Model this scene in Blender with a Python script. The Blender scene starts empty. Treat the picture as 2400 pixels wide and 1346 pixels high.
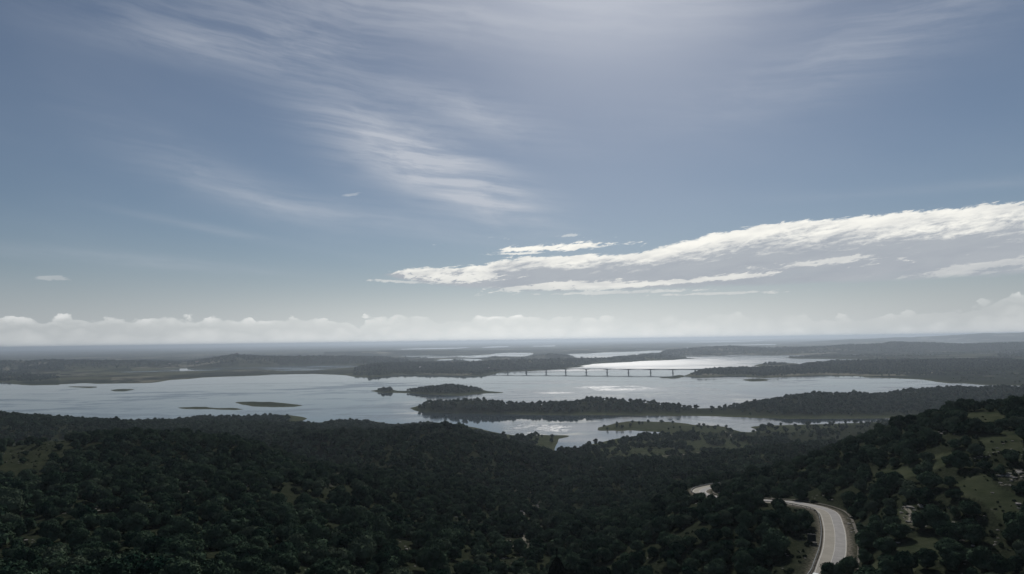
import bpy, math, random
import numpy as np
from mathutils import Vector, Matrix
R = math.radians
rng = np.random.default_rng(7)
random.seed(7)
S = bpy.context.scene
COL = S.collection

# ------------------------------------------------------------------ camera
CZ = 200.0                     # metres above the lake
F = 1600.0                     # focal length in pixels of the 2400 wide photograph
YH = 798.5; ROLL = 0.0143
PITCH = math.atan((YH - 673) / F)
fw = Vector((0, math.cos(PITCH), math.sin(PITCH)))
up0 = Vector((0, -math.sin(PITCH), math.cos(PITCH)))
r0 = Vector((1, 0, 0))
rt = (r0 * math.cos(ROLL) - up0 * math.sin(ROLL))
up = (r0 * math.sin(ROLL) + up0 * math.cos(ROLL))
cam = bpy.data.cameras.new('camera'); camo = bpy.data.objects.new('camera', cam); COL.objects.link(camo)
cam.sensor_width = 36; cam.lens = 36 * F / 2400; cam.clip_start = 1; cam.clip_end = 300000
m = Matrix((rt, up, -fw)).transposed().to_4x4(); m.translation = Vector((0, 0, CZ)); camo.matrix_world = m
S.camera = camo

# ------------------------------------------------------------------ light and exposure
SUN_EL, SUN_AZ = 36.0, 9.0     # degrees; azimuth clockwise from +Y
SKY_STRENGTH = 0.085
SUN_STRENGTH = 4.7
EXPOSURE = -0.55
HAZE_DENSITY = 5.4e-5
S.view_settings.view_transform = 'Standard'; S.view_settings.look = 'None'
S.view_settings.gamma = 1; S.view_settings.use_curve_mapping = False
S.view_settings.exposure = EXPOSURE
sun = bpy.data.lights.new('sun', 'SUN'); sun.energy = SUN_STRENGTH; sun.angle = R(0.5); sun.color = (1, .965, .91)
suno = bpy.data.objects.new('sun', sun); COL.objects.link(suno)
sd = Vector((math.sin(R(SUN_AZ)) * math.cos(R(SUN_EL)), math.cos(R(SUN_AZ)) * math.cos(R(SUN_EL)), math.sin(R(SUN_EL))))
suno.rotation_euler = sd.to_track_quat('Z', 'Y').to_euler(); suno.location = (0, 0, 400)
S.cycles.volume_bounces = 0; S.cycles.max_bounces = 6; S.cycles.diffuse_bounces = 2; S.cycles.glossy_bounces = 2
S.cycles.transparent_max_bounces = 4; S.cycles.use_denoising = True; S.cycles.denoiser = 'OPENIMAGEDENOISE'; S.cycles.denoising_input_passes = 'RGB_ALBEDO_NORMAL'; S.cycles.denoising_prefilter = 'ACCURATE'; S.cycles.use_adaptive_sampling = False
S.cycles.sample_clamp_indirect = 4

# ------------------------------------------------------------------ node helper
class NB:
    def __init__(s, nt): s.t = nt; nt.nodes.clear()
    def n(s, typ, **kw):
        x = s.t.nodes.new(typ)
        for k, v in kw.items(): setattr(x, k, v)
        return x
    def put(s, sock, v):
        if v is None: return
        if hasattr(v, 'is_output') or isinstance(v, bpy.types.NodeSocket): s.t.links.new(v, sock)
        else: sock.default_value = v
    def m(s, op, a, b=None, c=None, clamp=False):
        x = s.n('ShaderNodeMath', operation=op); x.use_clamp = clamp
        s.put(x.inputs[0], a)
        if b is not None: s.put(x.inputs[1], b)
        if c is not None: s.put(x.inputs[2], c)
        return x.outputs[0]
    def vec(s, x, y, z=0.0):
        c = s.n('ShaderNodeCombineXYZ'); s.put(c.inputs[0], x); s.put(c.inputs[1], y); s.put(c.inputs[2], z); return c.outputs[0]
    def noise(s, v, scale, detail=4, rough=.5, dist=0.0, col=False, typ='FBM'):
        x = s.n('ShaderNodeTexNoise'); x.noise_type = typ
        if v is not None: s.put(x.inputs['Vector'], v)
        x.inputs['Scale'].default_value = scale; x.inputs['Detail'].default_value = detail
        x.inputs['Roughness'].default_value = rough; x.inputs['Distortion'].default_value = dist
        return x.outputs['Color' if col else 'Fac']
    def ss(s, v, a, b, lo=0.0, hi=1.0):
        x = s.n('ShaderNodeMapRange'); x.interpolation_type = 'SMOOTHSTEP'
        s.put(x.inputs[0], v); s.put(x.inputs[1], a); s.put(x.inputs[2], b); s.put(x.inputs[3], lo); s.put(x.inputs[4], hi); return x.outputs[0]
    def mix(s, f, a, b):
        x = s.n('ShaderNodeMix', data_type='RGBA'); s.put(x.inputs[0], f)
        for sk, v in ((x.inputs[6], a), (x.inputs[7], b)):
            s.put(sk, (*v, 1) if isinstance(v, tuple) and len(v) == 3 else v)
        return x.outputs[2]
    def curve(s, v, pts):
        x = s.n('ShaderNodeFloatCurve'); cm = x.mapping; c = cm.curves[0]
        s.put(x.inputs[1], v)
        while len(c.points) > 2: c.points.remove(c.points[1])
        c.points[0].location = pts[0]; c.points[1].location = pts[-1]
        for p in pts[1:-1]: c.points.new(*p)
        cm.update(); return x.outputs[0]

# ------------------------------------------------------------------ pixel of the photograph -> place in the world (used to plan the layout)
def pdir(px, py):
    d = fw * F + rt * (px - 1200) + up * (673 - py); return np.array(d)
def P0(px, py, z=0.0):
    d = pdir(px, py); t = (z - CZ) / d[2]; return (d[0] * t, d[1] * t)
def PY(px, py, Y):
    d = pdir(px, py); t = Y / d[1]; return (d[0] * t, Y, CZ + d[2] * t)
def project(X, Y, Z):
    q = np.stack([X, Y, Z - CZ], -1)
    zc = q @ np.array(fw); xc = q @ np.array(rt); yc = q @ np.array(up)
    zc = np.maximum(zc, 1e-3)
    return 1200 + F * xc / zc, 673 - F * yc / zc
def azel(px, py):
    d = pdir(px, py); d = d / np.linalg.norm(d); return math.atan2(d[0], d[1]), math.asin(d[2])

# ------------------------------------------------------------------ sky with clouds
W = bpy.data.worlds.new('World'); S.world = W; W.use_nodes = True
def build_sky():
    b = NB(W.node_tree)
    sky = b.n('ShaderNodeTexSky'); sky.sky_type = 'NISHITA'; sky.sun_disc = False
    sky.sun_elevation = R(SUN_EL); sky.sun_rotation = R(SUN_AZ)
    sky.altitude = 300; sky.air_density = 1.0; sky.dust_density = .35; sky.ozone_density = 2.6
    tc = b.n('ShaderNodeTexCoord'); sp = b.n('ShaderNodeSeparateXYZ'); b.put(sp.inputs[0], tc.outputs['Generated'])
    x, y, z = sp.outputs
    az = b.m('ARCTAN2', x, y); el = b.m('ARCSINE', z)
    AE = b.vec(az, el)
    def ell(px, py, rx, ry, rot=0.0, base=AE):
        a0, e0 = azel(px, py); ca, sa = math.cos(R(rot)), math.sin(R(rot))
        da = b.m('SUBTRACT', az, a0); de = b.m('SUBTRACT', el, e0)
        p = b.m('ADD', b.m('MULTIPLY', da, ca * F / rx), b.m('MULTIPLY', de, sa * F / rx))
        q = b.m('ADD', b.m('MULTIPLY', da, -sa * F / ry), b.m('MULTIPLY', de, ca * F / ry))
        r2 = b.m('ADD', b.m('MULTIPLY', p, p), b.m('MULTIPLY', q, q))
        return b.m('EXPONENT', b.m('MULTIPLY', r2, -1.0))
    def stretched(rot, sx, sy, off=0.0):
        ca, sa = math.cos(R(rot)), math.sin(R(rot))
        p = b.m('ADD', b.m('MULTIPLY', az, ca), b.m('MULTIPLY', el, sa))
        q = b.m('ADD', b.m('MULTIPLY', az, -sa), b.m('MULTIPLY', el, ca))
        return b.vec(b.m('MULTIPLY_ADD', p, sx, off), b.m('MULTIPLY', q, sy), off)
    def vadd(v, w, k):
        mm = b.n('ShaderNodeVectorMath', operation='MULTIPLY_ADD'); b.put(mm.inputs[0], w); mm.inputs[1].default_value = (k, k, k); b.put(mm.inputs[2], v); return mm.outputs[0]
    warp = b.noise(AE, 5.0, 3, .5, col=True)
    # --- cirrus
    n1 = b.noise(vadd(stretched(-11, 3.2, 15, 1.7), warp, .9), 1.0, 9, .62)
    n2 = b.noise(vadd(stretched(-6, 6, 64, 4.1), warp, 1.6), 1.0, 8, .6)
    nb = b.noise(stretched(-12, 2.0, 5.0, 9.3), 1.0, 4, .5)
    fib = b.m('ADD', b.m('MULTIPLY', n1, .42), b.m('MULTIPLY', n2, .58))
    def S_(*t):
        o = t[0]
        for q in t[1:]: o = b.m('ADD', o, q)
        return o
    M = S_(b.m('MULTIPLY', ell(560, 105, 260, 40, 2), .62), b.m('MULTIPLY', ell(850, 190, 380, 60, -10), .36),
           b.m('MULTIPLY', ell(990, 385, 225, 68, -24), 1.9), b.m('MULTIPLY', ell(1170, 460, 170, 50, -26), .8), b.m('MULTIPLY', ell(1130, 270, 170, 40, -18), .7),
           b.m('MULTIPLY', ell(560, 440, 260, 40, -22), .42), b.m('MULTIPLY', ell(800, 500, 300, 30, -9), .5),
           b.m('MULTIPLY', ell(900, 30, 620, 70, 0), .7), b.m('MULTIPLY', ell(2080, 80, 380, 70, 14), .60), b.m('MULTIPLY', ell(1780, -60, 420, 90, 0), .6),
           b.m('MULTIPLY', ell(200, 600, 420, 14, -3), .45), b.m('MULTIPLY', ell(560, 550, 190, 9, -9), .4), b.m('MULTIPLY', ell(2200, 440, 260, 12, -2), .25))
    # outside the frame the cirrus simply goes on in loose fields
    Mg = b.m('MULTIPLY', b.ss(nb, .45, .75), b.ss(el, .50, .62)); Mg = b.m('MULTIPLY', Mg, .9)
    M = b.m('ADD', b.m('MULTIPLY', M, b.ss(nb, .1, .55, .55, 1.0)), Mg)
    cir = b.m('MULTIPLY', b.ss(fib, .36, .66), b.m('MINIMUM', M, 2.2))
    cir = b.m('ADD', cir, b.m('MULTIPLY', M, .22))
    veil = b.m('MULTIPLY', b.ss(nb, .30, .75), .08)
    cir = b.m('MINIMUM', b.m('ADD', b.m('MULTIPLY', cir, .46), veil), .75)
    # --- long lit cloud bank on the right
    AZ0, AZ1 = -.30, .80
    t = b.m('MULTIPLY_ADD', az, 1 / (AZ1 - AZ0), -AZ0 / (AZ1 - AZ0), clamp=True)
    ELS = .30
    def cv(pts):
        q = []
        for px, py in pts:
            a, e = azel(px, py); q.append(((a - AZ0) / (AZ1 - AZ0), e / ELS))
        q[0] = (max(0, q[0][0]), q[0][1]); q.append((1.0, q[-1][1] + .005)); q.insert(0, (0.0, q[0][1]))
        return b.m('MULTIPLY', b.curve(t, q), ELS)
    top = cv([(880, 639), (960, 629), (1110, 622), (1200, 603), (1350, 597), (1500, 590), (1600, 566), (1700, 543), (1800, 524), (2000, 505), (2200, 488), (2400, 474), (2700, 455)])
    bot = cv([(880, 641), (960, 658), (1080, 672), (1250, 680), (1400, 680), (1600, 674), (1880, 664), (2100, 656), (2400, 640), (2700, 622)])
    ne = b.m('SUBTRACT', b.noise(stretched(7, 44, 170, 2.0), 1.0, 10, .72, .5), .5)
    ne2 = b.m('SUBTRACT', b.noise(stretched(6, 11, 62, 5.0), 1.0, 10, .66, .3), .5)
    edge = b.m('ADD', b.m('MULTIPLY', ne, .022), b.m('MULTIPLY', ne2, .016))
    H = b.m('SUBTRACT', top, bot)
    d1 = b.m('SUBTRACT', b.m('ADD', top, edge), el)
    d2 = b.m('SUBTRACT', el, b.m('ADD', bot, b.m('MULTIPLY', edge, .5)))
    bank = b.m('MULTIPLY', b.ss(d1, -.0002, .0035), b.ss(d2, -.004, .004))
    bank = b.m('MULTIPLY', bank, b.ss(az, azel(875, 640)[0], azel(930, 640)[0]))
    rel = b.m('DIVIDE', b.m('SUBTRACT', el, bot), b.m('MAXIMUM', H, .004))
    rel = b.m('ADD', rel, b.m('MULTIPLY', ne2, .9))
    lit = b.ss(b.m('ADD', rel, b.m('MULTIPLY', ne, .9)), .50, .92)
    def strip(px, py, rx, ry, rot, k=1.0):
        v = b.m('ADD', ell(px, py, rx, ry * 1.15, rot), b.m('MULTIPLY', ne2, 2.4)); v = b.m('ADD', v, b.m('MULTIPLY', ne, 2.6))
        return b.m('MULTIPLY', b.m('MULTIPLY', b.ss(v, .42, .80), k), b.ss(ell(px, py, rx * 1.5, ry * 2.2, rot), .05, .35))
    def mx(*t):
        o = t[0]
        for q in t[1:]: o = b.m('MAXIMUM', o, q)
        return o
    litx = mx(strip(1060, 648, 170, 15, -2, .8), strip(1540, 664, 360, 6.5, 2.4, .75), strip(1330, 672, 190, 9, 1, .7), strip(1940, 612, 110, 9, 3, .5), strip(2330, 625, 200, 12, 4, .35))
    lit = mx(lit, litx)
    extra = mx(strip(1300, 581, 180, 9.5, 1, 1.0), strip(1230, 594, 110, 3.2, 1, .8), strip(1620, 690, 190, 3.0, 0, .55), strip(1440, 686, 240, 4.0, 0, .6), strip(1330, 670, 200, 9, 1, .7), strip(950, 661, 80, 3.5, -3, .6), strip(1335, 552, 26, 4, 0, .35),
               strip(820, 457, 34, 4, 12, .20), strip(120, 652, 26, 5.5, 0, .40))
    thin = b.m('MULTIPLY', bank, b.ss(b.m('ADD', rel, b.m('MULTIPLY', ne2, 1.0)), -.35, .15, .70, .95))
    bank_a = mx(thin, b.m('MULTIPLY', bank, b.m('MULTIPLY', lit, .97)), extra)
    bank_c = b.mix(mx(lit, extra), (.50, .535, .58), (1.16, 1.14, 1.06))
    wv = b.noise(stretched(6, 14, 60, 3.3), 1.0, 6, .6)
    bank_c = b.mix(b.ss(wv, .35, .8, 0, .45), bank_c, (.37, .41, .48))
    # --- cumulus row above the horizon
    cn = b.noise(stretched(0, 26, 46, 6.2), 1.0, 9, .58)
    cn2 = b.noise(stretched(0, 3.6, .5, 2.2), 1.0, 3, .5)
    a_, e_top = azel(1200, 728)
    rise = b.m('MULTIPLY_ADD', b.m('SUBTRACT', cn, .5), .033, b.m('MULTIPLY_ADD', b.m('SUBTRACT', cn2, .5), .020, e_top - .009))
    vo = b.n('ShaderNodeTexVoronoi', feature='SMOOTH_F1'); b.put(vo.inputs['Vector'], vadd(stretched(0, 42, 60, 3.1), b.noise(AE, 60, 4, .6, col=True), .55)); vo.inputs['Scale'].default_value = 1.0; vo.inputs['Smoothness'].default_value = .25
    puff = b.m('SUBTRACT', .5, vo.outputs['Distance'])
    rise = b.m('ADD', rise, b.m('MULTIPLY', puff, .016))
    rise = b.m('ADD', rise, b.m('MULTIPLY', ell(2440, 690, 110, 400), .014))
    rise = b.m('ADD', rise, b.m('MULTIPLY', ell(2060, 700, 300, 300), -.010))
    dc = b.m('SUBTRACT', rise, el)
    cum = b.ss(dc, 0, .003)
    rim = b.m('MULTIPLY', b.ss(dc, .001, .016, 1.0, 0.0), b.ss(puff, -.15, .4, .35, 1.0))
    gl = b.m('EXPONENT', b.m('MULTIPLY', b.m('POWER', b.m('MULTIPLY', b.m('SUBTRACT', az, .06), 1 / .52), 2), -1.0))
    wear = b.ss(b.m('ADD', cn, b.m('MULTIPLY', cn2, .4)), .45, .75)
    gap = b.m('MULTIPLY', b.ss(b.m('ADD', b.m('MULTIPLY', cn2, .6), b.m('MULTIPLY', b.noise(stretched(0, 9, .5, 4.4), 1.0, 2, .5), .4)),   .39, .52), b.m('MAXIMUM', b.ss(az, .10, .38, 1, .30), b.ss(az, .58, .66)))
    cum_a = b.m('ADD', b.m('MULTIPLY', b.m('MULTIPLY', cum, rim), b.m('MULTIPLY', gap, b.m('MULTIPLY_ADD', wear, .55, .45))), b.m('MULTIPLY', b.ss(dc, .0, .045), .55), clamp=True)
    cum_c = b.mix(gl, (.84, .86, .86), (1.20, 1.20, 1.16))
    # --- pale band of distant haze just over the horizon
    band = b.ss(el, .0, .20, 1.0, 0.0); band = b.m('MULTIPLY', b.m('POWER', band, 1.9), .97)
    band_c = b.mix(gl, b.mix(b.ss(el, .0, .12), (.44, .475, .50), (.31, .37, .45)), b.mix(b.ss(el, .0, .13), (.82, .86, .86), (.40, .475, .575)))
    # --- bright air around the sun (just above the frame)
    dt = b.n('ShaderNodeVectorMath', operation='DOT_PRODUCT'); b.put(dt.inputs[0], tc.outputs['Generated']); dt.inputs[1].default_value = tuple(sd)
    au = b.m('POWER', b.m('MAXIMUM', dt.outputs['Value'], 0.0), 42.0)
    K = 1 / SKY_STRENGTH
    base = b.n('ShaderNodeHueSaturation'); base.inputs['Saturation'].default_value = SKY_SAT; base.inputs['Value'].default_value = SKY_VAL
    b.put(base.inputs['Color'], sky.outputs[0])
    def scale(c, k):
        mm = b.n('ShaderNodeVectorMath', operation='SCALE'); b.put(mm.inputs[0], c); b.put(mm.inputs['Scale'], k); return mm.outputs[0]
    G = CLOUD_GAIN
    c = base.outputs[0]
    c = b.mix(b.m('MULTIPLY', au, .66), c, scale(b.mix(0.0, (.86, .90, .98), (.6, .6, .6)), K * G))
    c = b.mix(cir, c, scale(b.mix(0.0, (.66, .69, .75), (.6, .6, .6)), K * G))
    c = b.mix(band, c, scale(band_c, K * G))
    c = b.mix(cum_a, c, scale(cum_c, K * G))
    c = b.mix(bank_a, c, scale(bank_c, K * G))
    bg = b.n('ShaderNodeBackground'); b.put(bg.inputs[0], c); bg.inputs[1].default_value = SKY_STRENGTH
    out = b.n('ShaderNodeOutputWorld'); b.t.links.new(bg.outputs[0], out.inputs[0])
SKY_SAT, SKY_VAL, CLOUD_GAIN = .94, .76, 1.26
build_sky()

# ------------------------------------------------------------------ object helpers
def tag(o, label=None, cat=None, group=None, kind=None):
    if label: o['label'] = label
    if cat: o['category'] = cat
    if group: o['group'] = group
    if kind: o['kind'] = kind
    return o
def mesh_obj(name, verts, faces, mat, parent=None, smooth=False):
    me = bpy.data.meshes.new(name); me.from_pydata([tuple(v) for v in verts], [], faces); me.update()
    if smooth: me.polygons.foreach_set('use_smooth', [True] * len(me.polygons))
    o = bpy.data.objects.new(name, me); COL.objects.link(o)
    if mat: me.materials.append(mat)
    if parent: o.parent = parent
    return o
def empty(name, loc=(0, 0, 0), rz=0):
    o = bpy.data.objects.new(name, None); COL.objects.link(o); o.location = loc; o.rotation_euler = (0, 0, rz); o.empty_display_size = .5; return o
class MB:
    def __init__(s): s.v = []; s.f = []
    def box(s, c, size, rz=0.0, tap=1.0):
        k = len(s.v); ca, sa = math.cos(rz), math.sin(rz)
        for dz in (-.5, .5):
            q = tap if dz > 0 else 1
            for dx, dy in ((-.5, -.5), (.5, -.5), (.5, .5), (-.5, .5)):
                x, y = dx * size[0] * q, dy * size[1] * q
                s.v.append((c[0] + x * ca - y * sa, c[1] + x * sa + y * ca, c[2] + dz * size[2]))
        s.f += [(k, k + 3, k + 2, k + 1), (k + 4, k + 5, k + 6, k + 7)] + [(k + i, k + (i + 1) % 4, k + 4 + (i + 1) % 4, k + 4 + i) for i in range(4)]
    def tube(s, pts, rad, n=7):
        k = len(s.v); pts = [Vector(p) for p in pts]
        for i, p in enumerate(pts):
            d = (pts[min(i + 1, len(pts) - 1)] - pts[max(i - 1, 0)]).normalized()
            a = d.orthogonal().normalized(); c = d.cross(a)
            for j in range(n):
                t = 2 * math.pi * j / n; s.v.append(tuple(p + (a * math.cos(t) + c * math.sin(t)) * rad[i]))
        for i in range(len(pts) - 1):
            for j in range(n):
                s.f.append((k + i * n + j, k + i * n + (j + 1) % n, k + (i + 1) * n + (j + 1) % n, k + (i + 1) * n + j))
        s.f.append(tuple(k + j for j in range(n))[::-1]); s.f.append(tuple(k + (len(pts) - 1) * n + j for j in range(n)))
    def obj(s, name, mat, parent=None, smooth=False): return mesh_obj(name, s.v, s.f, mat, parent, smooth)
def mat_simple(name, col, rough=.7, metal=0.0, var=.25, scale=3.0, spec=.3):
    mt = bpy.data.materials.new(name); mt.use_nodes = True; b = NB(mt.node_tree)
    p = b.n('ShaderNodeBsdfPrincipled'); o = b.n('ShaderNodeOutputMaterial'); b.t.links.new(p.outputs[0], o.inputs[0])
    tc = b.n('ShaderNodeTexCoord')
    n = b.noise(tc.outputs['Object'], scale, 5, .6)
    lo = tuple(c * (1 - var) for c in col); hi = tuple(min(1, c * (1 + var)) for c in col)
    b.put(p.inputs['Base Color'], b.mix(b.ss(n, .3, .7), lo, hi))
    p.inputs['Roughness'].default_value = rough; p.inputs['Metallic'].default_value = metal; p.inputs['Specular IOR Level'].default_value = spec
    return mt

# ------------------------------------------------------------------ noise in numpy
def _h(ix, iy, seed):
    n = (ix.astype(np.int64) * 374761393 + iy.astype(np.int64) * 668265263 + seed * 1442695041) & 0xFFFFFFFF
    n = ((n ^ (n >> 13)) * 1274126177) & 0xFFFFFFFF
    return ((n ^ (n >> 16)) & 0xFFFF) / 65535.0
def vnoise(x, y, seed=0):
    ix = np.floor(x); iy = np.floor(y); fx = x - ix; fy = y - iy
    fx = fx * fx * fx * (fx * (fx * 6 - 15) + 10); fy = fy * fy * fy * (fy * (fy * 6 - 15) + 10)
    a = _h(ix, iy, seed); c = _h(ix + 1, iy, seed); d = _h(ix, iy + 1, seed); e = _h(ix + 1, iy + 1, seed)
    return (a + (c - a) * fx) * (1 - fy) + (d + (e - d) * fx) * fy - .5
def fbm(x, y, octs=4, seed=0, gain=.5):
    o = 0; a = 1.0
    for k in range(octs):
        o = o + a * vnoise(x + 17.3 * k, y - 9.1 * k, seed + k); x = x * 2.03; y = y * 2.03; a *= gain
    return o
def smooth(x, a, b):
    t = np.clip((x - a) / (b - a), 0, 1); return t * t * (3 - 2 * t)

# ------------------------------------------------------------------ where the water is
W_PX = [
 [(-500,893),(0,896),(28,897),(30,900),(60,903),(95,902),(150,901),(200,898.5),(225,900),(300,899),(350,898),(370,896),(400,891),(440,889),(480,885),(540,883),(600,881),(640,878),(740,877),(812,880),(825,883),(850,885.5),(870,885),(900,882),(940,878),(1050,880),(1110,881),(1145,879),(1165,874),(1190,871),(1240,869.6),(1280,867.6),(1320,864.6),(1350,861.5),(1372,860),(1355,858.5),(1393,853),(1450,850),(1475,849),(1500,846.5),(1580,844),(1600,842),(1640,841),(1600,839.5),(1585,838.8),(1610,837.5),(1600,834.5),(1650,834),(1700,832.5),(1780,831.5),(1790,833),(1850,833),(1920,831.5),(2050,830.3),(2020,833),(1990,835),(1960,833.5),(1925,834),(1895,835.5),(1860,838),(1838,839),(1880,841),(1920,841.2),(2050,842.3),(2110,843.5),(2050,846.5),(2010,848.5),(1990,852),(1925,856),(1900,860),(1820,865),(1700,868),(1640,871),(1620,875),(1598,882),(1650,884),(1680,882),(1700,880.5),(1750,880),(1748,884),(1790,886),(1850,884),(1900,880),(1920,879.5),(1975,881.5),(2020,882),(2025,885),(2100,887),(2160,890),(2200,896),(2230,899),(2260,899),(2290,902),(2400,904.5),(2700,910),
  (2700,918),(2400,914),(2200,922),(2000,932),(1850,941),(1700,957),(1640,958),(1560,955),(1450,950),(1300,949),(1200,949),(1100,947),(1000,948),(975,952),(960,957),
  (968,962),(985,965),(1020,967),(1050,968),(1100,969.5),(1200,971),(1340,973),(1500,974),(1640,975),(1700,977),(1750,979),(1850,982),(2000,981.5),(2100,981),(2190,984),
  (2150,989),(2000,992.5),(1900,995),(1800,998),(1762,1000),(1758,1003),(1767,1005),(1775,1010.5),(1758,1014),(1737,1012),(1719,1008),(1708,1003),(1685,999),(1665,997.5),(1625,996),(1608,992.5),(1583,989.8),(1530,988.5),(1508,987.6),(1477,988),(1446,991.5),(1429,996),(1404,1002),(1401,1009),(1417,1010),(1477,1009.5),(1508,1010.5),(1550,1013),(1567,1016),(1558,1018),(1508,1020),(1477,1024.5),(1446,1028),(1415,1036),(1373,1045),(1348,1055),(1322,1064),(1300,1056),(1307,1037),(1308,1029),(1337,1022.8),(1321,1020.8),(1267,1020),(1220,1024),(1180,1017),(1150,1012),(1100,1000),(1040,992),(997,988.5),(960,994),(920,994),(887,990),(850,985.5),(800,983.5),(765,987),(740,994),(716,1001),(693,999),(697,993),(707,987),(720,981),(703,977),(673,973),(633,974),(560,976),(447,977),(400,985),(200,990),(0,985),(-500,985)],
 [(230,871),(345,869),(380,865),(480,863),(640,858),(730,855.5),(830,855.5),(842,859),(800,863),(740,868),(662,869.3),(600,867),(540,866.3),(480,869),(380,871),(300,873)],
 [(18,870),(38,865),(50,863),(40,867),(22,871)],
 [(925,835),(960,832.5),(1000,833.5),(1100,834),(1150,831),(1160,829),(1195,826.5),(1250,827.5),(1248,831),(1225,836),(1180,835.5),(1150,837),(1110,839.5),(1075,838),(1045,839),(1005,840),(960,837)],
 [(1020,844),(1045,841.5),(1090,840.5),(1125,842),(1135,846),(1185,844.5),(1215,841.5),(1350,841),(1348,843),(1240,844.5),(1180,849),(1120,851),(1085,850.5),(1100,847),(1080,844),(1060,842.6),(1055,845),(1030,846.5)],
 [(1327,830),(1360,829),(1380,829),(1420,826),(1440,825),(1500,824),(1530,821.5),(1570,822),(1560,825),(1536,833.5),(1530,834.5),(1494,835),(1470,834),(1450,838),(1440,839),(1400,839),(1350,840.5),(1345,836)],
 [(930,820),(960,817),(1020,816),(1098,814.5),(1090,816.5),(1020,819),(960,820)],
 [(1130,814.5),(1150,812),(1190,811.6),(1190,813.8),(1130,815.5)],
 [(1248,811),(1300,810),(1300,812),(1248,812.4)],
 [(1615,803),(1660,801),(1750,799.5),(1790,797),(1790,799.3),(1700,803),(1620,804.5)],
 [(1660,809),(1820,806.5),(1820,808.8),(1660,810.5)],
 [(1610,815),(1660,814.3),(1690,816),(1610,817)],
 [(1860,803),(1920,800),(1947,801),(1947,803),(1860,804)],
 [(1920,792.5),(1985,791.4),(1985,793.2),(1920,794.4)],
 [(1956,797),(2070,796.5),(2060,800.5),(1975,799.5)],
 [(2200,801),(2300,801.5),(2245,806.5),(2220,805)],
 [(2112,801.5),(2145,802),(2145,804),(2112,803.5)],
 [(2142,831),(2190,830),(2188,833.2),(2150,833)],
 [(2336,824.5),(2382,826),(2380,828.5),(2340,827.5)],
 [(2298,828),(2320,828),(2320,830),(2298,829.6)],
 [(1730,813),(1880,813.4),(1860,815.5),(1740,815)],
 [(880,849),(960,846.5),(1010,846),(1000,848),(900,850.4)],
]
L_PX = [
 [(548,943.5),(567,942),(600,941.5),(633,942.5),(667,945),(687,948),(708,950.5),(687,954),(633,954.5),(593,952.5),(560,947)],
 [(412,956),(460,954),(480,954),(500,956.5),(533,956.7),(553,957),(571,960),(547,961.6),(500,959.3),(467,959.6),(433,958.8)],
 [(255,915),(277,912.3),(300,912),(317,913),(293,917.3),(267,917.5)],
 [(156,907.5),(168,906),(228,906),(229,908.5),(210,910),(180,908.6)],
 [(868,917),(880,915),(897,912),(913,912.5),(933,916),(967,916),(987,912),(1033,907),(1083,908),(1117,912),(1143,917),(1183,919.6),(1181,921.3),(1147,922),(1120,923.5),(1083,928),(1033,926),(1000,924),(967,922),(933,921),(893,920)],
 [(1738,891),(1755,888.5),(1785,888),(1807,890),(1795,893.5),(1760,894.5)],
 [(1770,857),(1784,853),(1868,852),(1874,857.5),(1820,860),(1784,860)],
 [(1545,886),(1560,884),(1584,880),(1600,880),(1600,884),(1584,887.3)],
 [(1490,833),(1500,829),(1520,828),(1538,831),(1530,834),(1500,834.4)],
]
def to_world(polys): return [np.array([P0(x, y) for x, y in p]) for p in polys]
W_POLY = to_world(W_PX); L_POLY = to_world(L_PX)
def poly_sdf(X, Y, poly):
    """signed distance, positive inside"""
    n = len(poly); d2 = np.full(X.shape, 1e18); inside = np.zeros(X.shape, bool)
    for i in range(n):
        ax, ay = poly[i]; bx, by = poly[(i + 1) % n]
        ex, ey = bx - ax, by - ay; wx, wy = X - ax, Y - ay
        t = np.clip((wx * ex + wy * ey) / (ex * ex + ey * ey + 1e-9), 0, 1)
        dx = wx - ex * t; dy = wy - ey * t; d2 = np.minimum(d2, dx * dx + dy * dy)
        if ay != by:
            c = ((ay > Y) != (by > Y)) & (X < ex * (Y - ay) / (by - ay) + ax); inside ^= c
    d = np.sqrt(d2); return np.where(inside, d, -d)
def water_sdf(X, Y):
    """positive in water, negative on land (metres to the shore)"""
    o = np.full(X.shape, -1e9)
    jx = fbm(X / (Y * .012 + 8), Y / (Y * .05 + 8), 3, 41) * (Y * .0035); jy = fbm(X / (Y * .012 + 8), Y / (Y * .05 + 8), 3, 61) * (Y * .006)
    X2 = X + jx; Y2 = Y + np.where(Y > 5000, jy * .6, jy * .8)
    for poly in W_POLY:
        mx = (poly.max(0) - poly.min(0)).max() * .5 + 2500
        msk = (X > poly[:, 0].min() - mx) & (X < poly[:, 0].max() + mx) & (Y > poly[:, 1].min() - mx) & (Y < poly[:, 1].max() + mx)
        if msk.any(): o[msk] = np.maximum(o[msk], poly_sdf(X2[msk], Y2[msk], poly))
    for poly in L_POLY:
        msk = o > 0
        bb = 900
        msk &= (X > poly[:, 0].min() - bb) & (X < poly[:, 0].max() + bb) & (Y > poly[:, 1].min() - bb) & (Y < poly[:, 1].max() + bb)
        if msk.any(): o[msk] = np.minimum(o[msk], -poly_sdf(X2[msk], Y2[msk], poly))
    return o

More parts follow.
